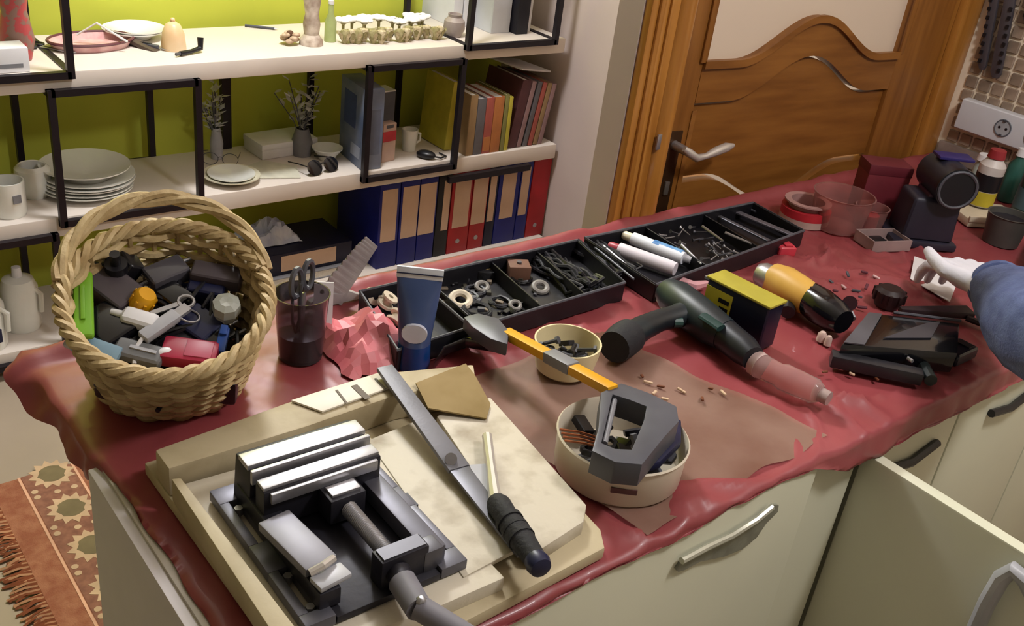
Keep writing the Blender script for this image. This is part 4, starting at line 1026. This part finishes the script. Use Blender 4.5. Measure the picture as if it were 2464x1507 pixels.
for k in range(40):
    x, y = rnd.uniform(1060, 1290), rnd.uniform(665, 755); r_ = rnd.uniform(.003, .006)
    o = M().box((0, 0, 0), (r_*rnd.uniform(1.5, 3), r_*1.4, r_)).build('scrap', [mat('scrap_olive', '3d3a30', .6), dgrey, mat('scrap_tan', '75695a', .6), black][k % 4], bevel=.0006, seg=1); o.location = spot(x, y, .006); o.rotation_euler = (0, 0, rnd.uniform(0, 3))
    tag(o, 'tiny scrap lying in the washer compartment', 'scrap', 'scraps in the washer compartment')
# shiny screws and bits in compartment 2
rnd = random.Random(77)
A, B, C3, D3 = tC[0].lerp(tC[1], .36), tC[0].lerp(tC[1], .66), tC[3].lerp(tC[2], .66), tC[3].lerp(tC[2], .36)
for k in range(34):
    u_, v_ = rnd.uniform(.08, .92), rnd.uniform(.08, .92)
    p = A.lerp(B, u_).lerp(D3.lerp(C3, u_), v_)+Vector((0, 0, .008+.012*rnd.random())); ln = rnd.uniform(.012, .03)
    o = M().cyl((-ln/2, 0, 0), (ln/2, 0, 0), .0016, .0008, 8).lathe([(0, 0), (.0038, 0), (.0018, .003), (0, .003)], n=10, mx=Matrix.Rotation(R(90), 4, 'Y'), c=(-ln/2-.001, 0, 0)).build('screw', steel if k % 3 else dsteel)
    o.location = p; o.rotation_euler = (0, rnd.uniform(-.4, .4), rnd.uniform(-1.6, .4)); tag(o, 'shiny screw scattered in the tray beside the white tubes', 'screw', 'screws scattered in the tray')
for k, (a, b) in enumerate((((1640, 590), (1688, 636)), ((1690, 545), (1740, 580)), ((1745, 560), (1820, 592)))):
    tag(M().cyl(T(*a, ZC+.03), T(*b, ZC+.026), .003, .002, 8).build('drill_bit', steel), ['bright steel drill bit beside the blue printed tube', 'steel drill bit among the screws', 'long steel drill bit at the tray front'][k], 'drill bit')
for k, (a, b, w_) in enumerate((((1712, 512), (1850, 580), .010), ((1760, 505), (1905, 565), .014), ((1800, 500), (1918, 548), .010))):
    A_, B_ = T(*a, ZC+.018), T(*b, ZC+.022)
    tag(flat(M(), A_, B_, w_, w_, .004).build('saw_blade', [dsteel, mat('blade_grey', '6d6a74', .45, .5), dgrey][k], bevel=.0008, seg=1), ['dark steel strip in the right tray compartment', 'wide grey strip in the right tray compartment', 'dark grey strip beside the tray end wall'][k], 'strip')

# ------------------------------------------------------------------ teal cordless drill lying on its side
teal = mat('teal_black', '15191e', .42, hx2='1d2c32', scale=12)
t = thing('cordless_drill', 'dark teal cordless drill lying with its black grip to the left', 'drill', (1.12, .82, ZC))
z1 = ZC+.031
P = lambda x, y, z=z1: T(x, y, z)
M().tube([P(1605, 700), P(1625, 718), P(1668, 752), P(1712, 785), P(1745, 806)], [.022, .030, .031, .029, .025], 18).build('motor_body', teal, t, world=True)
M().tube([P(1745, 806), P(1790, 842), P(1812, 862)], [.024, .023, .018], 18).build('chuck', mat('chuck_black', '22242a', .4, .3), t, world=True)
M().tube([P(1660, 752), P(1625, 762), P(1585, 772), P(1545, 790), P(1510, 812)], [.024, .019, .018, .020, .022], 16, flat=.9).build('grip', teal, t, world=True)
M().tube([P(1515, 808), P(1498, 820), P(1478, 836)], [.026, .027, .024], 16).build('battery_end', rubber, t, world=True)
M().tube([P(1640, 776), P(1620, 776)], .008, 10).build('trigger', mat('trigger_green', '24443f', .4), t, world=True)
M().tube([P(1690, 760, z1+.022), P(1735, 790, z1+.02)], .010, 10, flat=.5).build('side_panel', mat('panel_green', '203c3a', .4), t, world=True)
M().tube([P(1583, 722, ZC+.02), P(1600, 750, ZC+.02)], .003, 6).build('belt_clip', steel, t, world=True)
# pale screws/sleeve at its back
t = thing('plastic_sleeve', 'pale pink crumpled plastic sleeve behind the teal drill', 'sleeve', T(1640, 692, ZC))
M().tube([P(1608, 690, ZC+.012), P(1635, 680, ZC+.018), P(1668, 690, ZC+.014), P(1700, 683, ZC+.012)], [.009, .012, .010, .006], 8).build('film', mat('sleeve_pink', 'b98a90', .3), t, world=True)

# clear nozzle bottle
t = thing('clear_bottle', 'small clear plastic bottle lying in front of the teal drill', 'bottle', T(1900, 920, ZC))
zz = ZC+.022
M().tube([P(1818, 872, zz), P(1832, 882, zz), P(1872, 902, zz), P(1885, 908, zz), P(1960, 942, zz), P(1975, 950, zz)], [.018, .0185, .017, .020, .0185, .012], 18).build('body', mat('clear_pink', 'dcb9b6', .12, trans=.75, ior=1.2), t, world=True)
M().tube([P(1972, 948, zz), P(1995, 960, zz)], .0105, 14).build('cap', mat('cap_frost', 'b9a5a0', .3, trans=.3), t, world=True)
M().tube([P(1818, 872, zz), P(1832, 882, zz)], .0192, 16).build('collar', mat('collar_frost', 'b59c98', .4), t, world=True)

# ------------------------------------------------------------------ yellow and navy box (tape measure)
t = thing('tape_measure', 'navy boxy tape measure with yellow label and yellow top edge', 'tape measure', (1.19, .80, ZC), rz=R(4))
M().box2((-.022, -.058, 0), (.020, .058, .078)).build('case', mat('case_navy', '14152a', .35), t, bevel=.006, seg=3)
M().box2((-.024, -.060, .0755), (.022, .060, .080)).build('top_edge', mat('edge_yellow', 'a89d3a', .35), t, bevel=.002)
M().box2((-.0232, .006, .012), (-.0222, .056, .066)).build('yellow_label', yellow2, t)
for k in range(3): M().box2((-.0238, .010, .022+.013*k), (-.0232, .022+.004*k, .029+.013*k)).build('label_mark', black, t)
M().box2((-.010, .060, .066), (.010, .072, .070)).build('tape_hook', steel, t)
# yellow drill
t = thing('cordless_drill', 'yellow cordless drill with silver chuck and black rear end', 'drill', (1.33, .79, ZC))
z1 = ZC+.032
yd = mat('drill_yellow', 'c99a3e', .42, hx2='d9ae5a', scale=15)
M().tube([P(1822, 655, z1), P(1835, 660, z1), P(1858, 672, z1)], [.016, .021, .022], 16).build('chuck', steel, t, world=True)
M().tube([P(1858, 668, z1), P(1885, 683, z1), P(1925, 708, z1), P(1950, 722, z1)], [.026, .031, .030, .027], 18).build('gear_body', yd, t, world=True)
M().tube([P(1945, 716, z1), P(1975, 738, z1), P(2010, 762, z1), P(2030, 776, z1)], [.027, .030, .027, .020], 16).build('motor_end', blackg, t, world=True)
M().tube([P(1925, 715, z1), P(1900, 735, ZC+.016), P(1895, 752, ZC+.013)], [.016, .013, .012], 12).build('grip', black, t, world=True)
M().tube([P(1985, 725, z1+.018), P(2005, 740, z1+.016)], .012, 10, flat=.4).build('grey_panel', dgrey, t, world=True)
M().cyl(P(2045, 730, ZC+.045), P(2045, 730, ZC+.02), .012, .009).build('knob', mat('knob_dark', '2d0f18', .4), t, world=True)
M().tube([P(2035, 742, z1), P(2048, 770, z1-.01)], .0085, 10).build('spout', lgrey, t, world=True)

# ------------------------------------------------------------------ black glossy case, bars
z2 = ZC+.042
t = thing('black_case', 'flat glossy black plastic case on the right of the cloth', 'case', T(2180, 810, ZC))
q = [T(2096, 752, z2), T(2310, 778, z2), T(2305, 850, z2), T(2025, 828, z2)]
M().prism([p-Vector((0, 0, .036)) for p in q], (0, 0, .036)).build('shell', blackg, t, world=True, bevel=.004)
q2 = [T(2090, 754, z2+.001), T(2122, 758, z2+.001), T(2080, 832, z2+.001), T(2030, 826, z2+.001)]
M().prism(q2, (0, 0, .002)).build('grey_band', mat('band_grey', '4d4c52', .4), t, world=True)
M().prism([T(x, y, z2+.001) for x, y in ((2190, 792), (2235, 778), (2262, 776), (2240, 815), (2125, 815))], (0, 0, .0015)).build('grey_inlay', mat('inlay_grey', '3c3b42', .35), t, world=True)
M().tube([T(2150, 752, z2+.002), T(2312, 772, z2+.002)], .0025, 6).build('edge_bead', dgrey, t, world=True)
t = thing('black_bar', 'long black bar lying in front of the glossy case', 'bar', T(2120, 880, ZC))
flat(M(), T(1998, 862, ZC+.016), T(2218, 908, ZC+.016), .024, .022, .020).build('body', mat('bar_black', '232227', .35), t, world=True, bevel=.003)
M().tube([T(2222, 882, ZC+.014), T(2240, 916, ZC+.014)], .0095, 10).build('end_piece', mat('end_dark', '222a2c', .4), t, world=True)
M().cyl(T(2184, 862, ZC+.028), T(2196, 870, ZC+.028), .003, n=8).build('clip', steel, t, world=True)
t = thing('black_strap', 'dark brown strip lying behind the glossy case', 'strip', T(2250, 750, ZC))
flat(M(), T(2165, 748, ZC+.012), T(2335, 752, ZC+.016), .012, .030, .012).build('strip', mat('strip_brown', '2b2025', .45), t, world=True, bevel=.002)
M().tube([T(2325, 765, ZC+.012), T(2390, 790, ZC+.008)], .006, 8).build('tail', mat('strip_brown', '2b2025'), t, world=True)
t = thing('round_brush', 'dark ridged knob standing behind the glossy case', 'knob', T(2132, 735, ZC))
M().lathe([(0, 0), (.020, 0), (.026, .012), (.026, .028), (.018, .034), (0, .034)], n=18).build('knob', mat('knob_brown', '221012', .5), t)
for k in range(10):
    a = k*.628; M().box((.026*math.cos(a), .026*math.sin(a), .02), (.005, .006, .018), (0, 0, a)).build('ridge', mat('knob_brown', '221012'), t, bevel=.001)
t = thing('adapter_block', 'navy rounded block lying right of the black bar', 'block', T(2300, 862, ZC))
M().box2((-.035, -.018, 0), (.03, .02, .022)).build('case', mat('navy_dark', '10101f', .35), t, bevel=.007, seg=3); M().box2((.005, -.012, .022), (.02, .012, .024)).build('lid', black, t)
rnd = random.Random(41)
for k, (x, y) in enumerate(((2010, 700), (2030, 690), (2060, 700), (2085, 690), (2000, 720), (2070, 715), (2075, 740), (2110, 705), (2040, 660), (2080, 655), (2110, 668), (2000, 678))):
    o = M().box((0, 0, 0), (rnd.uniform(.006, .018), .005, .004)).build('plastic_chip', [mat('chip_plum', '5a2b38', .5), mat('chip_pale', 'c9a5a5', .5), dgrey][k % 3], bevel=.001, seg=1)
    o.location = T(x, y, ZC+.006); o.rotation_euler = (rnd.uniform(-.3, .3), rnd.uniform(-.3, .3), rnd.uniform(0, 3)); tag(o, 'small plastic chip scattered on the cloth by the yellow drill', 'chip', 'chips scattered on the cloth')
for k, (x, y) in enumerate(((1545, 905), (1560, 920), (1590, 930), (1575, 945), (1525, 950), (1640, 940), (1710, 935), (1740, 945), (1690, 960), (1600, 960), (1985, 895), (2050, 900), (2110, 912))):
    o = M().box((0, 0, 0), (rnd.uniform(.006, .016), .004, .003)).build('shaving', [mat('chip_rust', '6b3a1f', .6), mat('chip_tan', 'c7ab8e', .6)][k % 2], bevel=.0008, seg=1)
    o.location = T(x, y, ZC+.006); o.rotation_euler = (0, rnd.uniform(-.3, .3), rnd.uniform(0, 3)); tag(o, 'wood shaving scattered on the dusty sheet and cloth', 'shaving', 'shavings on the sheet')
for k, (x, y, r_) in enumerate(((1975, 820, .008), (1965, 945, .010), (1990, 830, .006))):
    o = M().lathe([(0, 0), (r_, 0), (r_*.9, .012), (r_*.5, .016), (0, .016)], n=14).build('end_stopper', mat('stopper_pale', 'c4aaa0', .4)); o.location = T(x, y, ZC+.001)
    tag(o, ['pale small stopper left of the black bar', 'pale stopper at the end of the clear bottle', 'tiny pale stopper near the glossy case'][k], 'stopper')

# ------------------------------------------------------------------ tape roll, tubs
t = thing('tape_roll', 'red and white tape roll lying at the tray end', 'tape', T(1932, 530, ZC))
M().lathe([(.036, 0), (.050, 0), (.050, .014), (.036, .014), (.036, 0)], n=40, cap=False).build('white_edge', mat('roll_tan', 'b49c92', .5), t)
M().lathe([(.036, .014), (.050, .014), (.050, .030), (.0365, .030), (.036, .014)], n=40, cap=False).build('red_tape', red, t)
M().lathe([(.034, .002), (.036, .002), (.036, .040), (.047, .041), (.047, .044), (.034, .044), (.034, .002)], n=40, cap=False).build('core', mat('roll_core', 'a4807c', .5), t)
t = thing('plastic_tub', 'clear plastic tub showing the red cloth behind the tape roll', 'tub', T(2010, 545, ZC))
M().lathe([(0, .001), (.050, .001), (.060, .070), (.062, .072), (.059, .072), (.049, .004), (0, .004)], n=36).build('wall', mat('tub_clear', 'd9a9a4', .15, trans=.8, ior=1.15), t)
t = thing('plastic_tub', 'low clear box with red caps beside the dark machine', 'tub', T(2085, 548, ZC))
M().lathe([(0, .001), (.028, .001), (.033, .045), (.035, .047), (.032, .047), (.027, .004), (0, .004)], n=28).build('wall', mat('tub_clear', 'd9a9a4'), t)
M().lathe([(0, .004), (.018, .004), (.018, .03), (0, .032)], n=18).build('red_cap', red, t)
t = thing('plastic_tub', 'clear rectangular dish at the foot of the dark machine', 'tub', T(2120, 590, ZC), rz=R(-20))
m_ = M(); m_.box2((-.045, -.03, 0), (.045, .03, .003)).box2((-.045, -.03, .003), (.045, -.027, .022)).box2((-.045, .027, .003), (.045, .03, .022)).box2((-.045, -.027, .003), (-.042, .027, .022)).box2((.042, -.027, .003), (.045, .027, .022)); m_.build('dish', mat('dish_clear', 'bfa7a4', .2, trans=.5, ior=1.2), t)
M().box2((-.03, -.012, .004), (.0, .012, .016)).build('dark_insert', black, t, bevel=.002)
t = thing('red_cap', 'bright red cap at the front corner of the tray', 'cap', T(1885, 612, ZC), rz=R(-25))
M().box2((-.018, -.014, 0), (.018, .014, .02)).build('body', mat('bright_red', 'c23a48', .35), t, bevel=.006, seg=3); M().box2((-.006, -.01, .02), (.01, .01, .023)).build('lip', mat('bright_red', 'c23a48'), t, bevel=.001)
# ------------------------------------------------------------------ dark machine with round motor
gx = Vector((1.86, .885, ZC))
t = thing('bench_grinder', 'dark navy bench machine with round motor end beside the maroon box', 'machine', gx, rz=R(-38))
nav = mat('machine_navy', '1d1c2a', .45, hx2='2a2836', scale=10)
M().box2((-.075, -.05, 0), (.055, .06, .015)).build('foot', nav, t, bevel=.004)
M().box((-.005, .0, .058), (.105, .085, .088), taper=.9).build('body', nav, t, bevel=.010, seg=3)
M().cyl((.012, .05, .132), (.012, -.052, .132), .040, n=28).build('motor', mat('motor_dark', '20202c', .4), t)
M().lathe([(0, 0), (.034, 0), (.041, .004), (.041, .012), (0, .012)], n=28, mx=Matrix.Rotation(R(90), 4, 'X'), c=(.012, -.046, .132)).build('end_cover', mat('cover_black', '15161c', .3), t)
M().tube([(.012+.036*math.cos(a), -.0585, .132+.036*math.sin(a)) for a in [i*math.pi/12 for i in range(24)]], .003, 6, closed=True).build('end_ring', dgrey, t)
M().box((.0, .0, .098), (.05, .06, .022)).build('neck', mat('neck_plum', '3a1b2a', .4), t, bevel=.004)
M().box((.02, .015, .174), (.07, .04, .006)).build('blue_strip', mat('strip_blue', '2a2260', .4), t, bevel=.002)
t = thing('cardboard_box', 'maroon box standing left of the dark machine', 'box', (1.872, 1.008, ZC), rz=R(-36))
M().box2((-.045, -.03, 0), (.045, .03, .118)).build('carton', mat('maroon', '6a222c', .5), t, bevel=.003); M().box2((-.046, -.031, .10), (.046, .031, .121)).build('lid', mat('maroon_lid', '5d1c27', .5), t, bevel=.002)
# ------------------------------------------------------------------ bottles by the tiled wall
def bottle(loc, r_, h, m, label, capm, bands=(), neck=.4, name='bottle', sh_=.80):
    t = thing(name, label, 'bottle', loc)
    M().lathe([(0, 0), (r_*.95, 0), (r_, .004), (r_, h*sh_*.85), (r_*neck, h*sh_), (r_*neck, h*.86), (0, h*.86)], n=28).build('body', m, t)
    M().lathe([(0, 0), (r_*neck*1.25, 0), (r_*neck*1.1, h*.14), (0, h*.145)], n=20, c=(0, 0, h*.855)).build('cap', capm, t)
    for mm, a, b in bands: M().lathe([(r_*.9, h*a), (r_*1.015, h*a), (r_*1.015, h*b), (r_*.9, h*b)], n=28, cap=False).build('label_band', mm, t)
    return t
p = T(2375, 508, ZC)
bottle((2.14, .915, ZC+.022), .027, .125, mat('bottle_white', 'c6bfbb', .4), 'bottle with black and yellow label and red cap by the tiles', mat('cap_red', '8e2a30', .4), ((black, .28, .58), (mat('band_yellow', 'b5a52c', .5), .02, .27)), .55, sh_=.85)
t = thing('wooden_stand', 'cream slanted tray under the yellow labelled bottle', 'tray', (2.115, .885, ZC), rz=R(-30))
M().box2((-.065, -.045, 0), (.075, .055, .018)).build('slab', mat('stand_cream', 'cbbfa8', .5), t, bevel=.003); M().box2((-.065, -.047, .012), (.075, -.041, .024)).build('lip', mat('stand_cream', 'cbbfa8'), t, bevel=.001)
bottle((2.26, .985, ZC), .022, .095, mat('jar_glass', 'a9b8b4', .25), 'small pale jar beside the yellow labelled bottle', white, (), .8)
bottle((2.215, .842, ZC), .034, .15, mat('bottle_green', '14332f', .3), 'dark green bottle right of the yellow labelled bottle', mat('cap_green', '1d4a3e', .4), ((mat('band_slate', '3f5660', .5), .2, .5),), .5)
bottle((2.33, .86, ZC), .026, .14, mat('bottle_white', 'c6bfbb'), 'white bottle with red cap close to the tiled wall', mat('cap_red', '8e2a30'), (), .5)
bottle((2.30, .93, ZC), .02, .125, mat('bottle_teal', '2a5a50', .35), 'small teal bottle by the tiled wall', white, (), .5)
t = thing('storage_jar', 'dark grey pot beside the cream tray', 'pot', (2.03, .80, ZC))
M().lathe([(0, 0), (.035, 0), (.042, .06), (.044, .062), (.040, .062), (.034, .006), (0, .006)], n=28).build('wall', mat('pot_grey', '4c4a46', .5), t); M().lathe([(0, .045), (.039, .05), (0, .052)], n=24).build('contents', iron, t)
t = thing('power_tool', 'black cylindrical tool behind the blue sleeve', 'tool', (2.02, .70, ZC), rz=R(20))
M().cyl((-.07, 0, .035), (.07, 0, .035), .034, .030, 24).build('housing', mat('tool_plum', '241a26', .4), t); M().cyl((.07, 0, .035), (.10, 0, .035), .018).build('nose', dsteel, t); M().box((0, -.033, .04), (.03, .006, .014)).build('badge', lgrey, t, bevel=.001)
# ------------------------------------------------------------------ paper, gloved hand and sleeve
pp = [T(2200, 618, ZC+.008), T(2262, 640, ZC+.010), T(2300, 690, ZC+.008), T(2285, 728, ZC+.006), T(2190, 672, ZC+.006)]
tag(M().prism(pp, (0, 0, .0012)).build('paper_sheet', paper), 'white sheet of paper lying under the gloved hand', 'paper')
per = thing('person', "person's arm in blue denim sleeve and white glove reaching to the dark machine", 'person', T(2300, 690, ZC))
def remesh(o, vox, it=6):
    md = o.modifiers.new('remesh', 'REMESH'); md.mode = 'VOXEL'; md.voxel_size = vox; md.use_smooth_shade = True
    sm = o.modifiers.new('smooth', 'SMOOTH'); sm.factor = .5; sm.iterations = it
wrist = T(2392, 688, 1.0); knu = T(2320, 640, .990)
fwd = (knu-wrist).normalized(); 
sidev = fwd.cross(Vector((0, 0, 1))).normalized(); upv = sidev.cross(fwd).normalized()
K = wrist + fwd*.095
hand = M()
for k in range(4):                                   # palm: four rays from the wrist to the knuckles
    o_ = (k-1.5)*.0225
    a = wrist+sidev*o_*.72; b = K+sidev*o_-upv*.004*abs(k-1.3)
    hand.tube([a-fwd*.01, a.lerp(b, .5)-upv*.002, b], [.019, .0195, .0155], 10); hand.sphere(b, .0155, 10)
    ln = [.042, .047, .043, .034][k]; l2 = [.026, .030, .028, .021][k]; l3 = [.021, .023, .022, .018][k]
    d1 = (fwd-upv*.25+sidev*o_*2).normalized(); d2 = (fwd*.75-upv*.75).normalized(); d3 = (fwd*.3-upv).normalized()
    c1 = b+d1*ln; c2 = c1+d2*l2; c3 = c2+d3*l3
    hand.tube([b, c1, c2, c3], [.0125, .0108, .0098, .0075], 10); hand.sphere(c1, .0108, 8); hand.sphere(c2, .0098, 8); hand.sphere(c3, .0076, 8)
tb0 = wrist+fwd*.02+sidev*-.034; tb1 = tb0+(fwd*.75-sidev*.65+upv*.1).normalized()*.040; tb2 = tb1+(fwd-sidev*.15+upv*.25).normalized()*.034; tb3 = tb2+(fwd+sidev*.1+upv*.2).normalized()*.026
hand.tube([wrist+sidev*-.012, tb0, tb1, tb2, tb3], [.018, .0165, .0135, .0118, .009], 10); hand.sphere(tb1, .0135, 8); hand.sphere(tb2, .0118, 8); hand.sphere(tb3, .009, 8)
hand.tube([wrist-fwd*.045, wrist-fwd*.01, wrist+fwd*.02], [.031, .028, .026], 14)
glove = hand.build('glove', mat('glove_white', 'd6d6e0', .8, var=.03, bump=.15, bscale=220), per, world=True); remesh(glove, .0035)
den = mat('denim', '4a5680', .85, hx2='5c6a94', scale=30, bump=.3, bscale=300)
elb = T(2560, 860, 1.08); w1 = wrist-fwd*.012; sho = Vector((1.58, .04, 1.38))
slv = M()
ax = [w1, w1.lerp(elb, .12), w1.lerp(elb, .35), w1.lerp(elb, .65), elb, elb.lerp(sho, .3), elb.lerp(sho, .7), sho]
slv.tube(ax, [.044, .047, .058, .066, .070, .072, .076, .082], 24)
so = slv.build('sleeve', den, per, world=True)
md = so.modifiers.new('sub', 'SUBSURF'); md.levels = 2; md.render_levels = 2
tx = bpy.data.textures.new('folds', 'CLOUDS'); tx.noise_scale = .05
md = so.modifiers.new('folds', 'DISPLACE'); md.texture = tx; md.strength = .016; md.mid_level = .5
M().tube([w1+(w1-elb).normalized()*-.004, w1+(w1-elb).normalized()*.014], .0445, 24).build('cuff', den, per, world=True, bevel=.003)

# ------------------------------------------------------------------ on the tiled wall: socket block and hanging knives
p = PX(2326, 222, XR); q = PX(2319, 295, XR)
t = thing('power_socket', 'white double power socket on the mosaic tiles', 'socket', (XR-.007, 1.062, 1.028))
M().box2((-.032, -.13, -.037), (0, .098, .037)).build('housing', mat('socket_white', 'd3d6dc', .35, var=.02), t, bevel=.006, seg=3)
for y in (-.022, -.098):
    w_ = M().cyl((-.0335, y, 0), (-.031, y, 0), .0195, n=28).build('well', mat('well_grey', 'a9adb3', .4), t)
    M().tube([(-.0335, y+.0195*math.cos(a), .0195*math.sin(a)) for a in [i*math.pi/12 for i in range(24)]], .0016, 6, closed=True).build('well_rim', mat('socket_rim', '5f646c', .4), w_)
    for s in (-1, 1): M().cyl((-.0342, y+s*.0085, 0), (-.033, y+s*.0085, 0), .0032, n=10).build('hole', black, w_)
    for s in (-1, 1): M().box((-.035, y, s*.017), (.004, .006, .004)).build('earth_clip', dsteel, w_)
knm = mat('knife_grey', '5d5a62', .4, .5, bump=.2, bscale=60)
for k, (a, b, w_, l) in enumerate((((2402, -60), (2360, 168), .020, 'dark grey scissor blade hanging nearest the door casing'), ((2440, -60), (2392, 188), .026, 'wide grey kitchen tool hanging above the power socket'), ((2490, -40), (2470, 60), .022, 'dark ridged tool hanging beside the wide grey one'))):
    A = PX(*a, XR-.022); B = PX(*b, XR-.022); t = thing('hanging_knife', l, 'knife', B)
    d = (A-B).normalized(); s_ = Vector((0, 1, 0))
    poly = [B+s_*w_*.25, B+d*.012+s_*w_*.5, A+s_*w_*.5, A-s_*w_*.5, B+d*.012-s_*w_*.5, B-s_*w_*.25]
    M().prism(poly, (.010, 0, 0)).build('blade', knm, t, world=True, bevel=.0015)
    for j in range(8): M().box(B+d*(.02+.02*j)+Vector((-.002, w_*.32*(1 if k != 1 else -1), 0)), (.004, .007, .009)).build('tooth', black, t, world=True)
    M().tube([A, A+d*.05, A+d*.10], [.008, .011, .009], 10).build('handle', black, t, world=True)
t = thing('magnetic_rail', 'steel rail on the tiles that holds the hanging tools', 'rail', (XR-.012, .98, 1.36))
M().box2((0, -.25, -.012), (.010, .19, .012)).build('bar', dsteel, t, bevel=.002)
for y in (-.22, .16): M().cyl((-.001, y, 0), (.0, y, 0), .004, n=10).build('screw_head', steel, t)
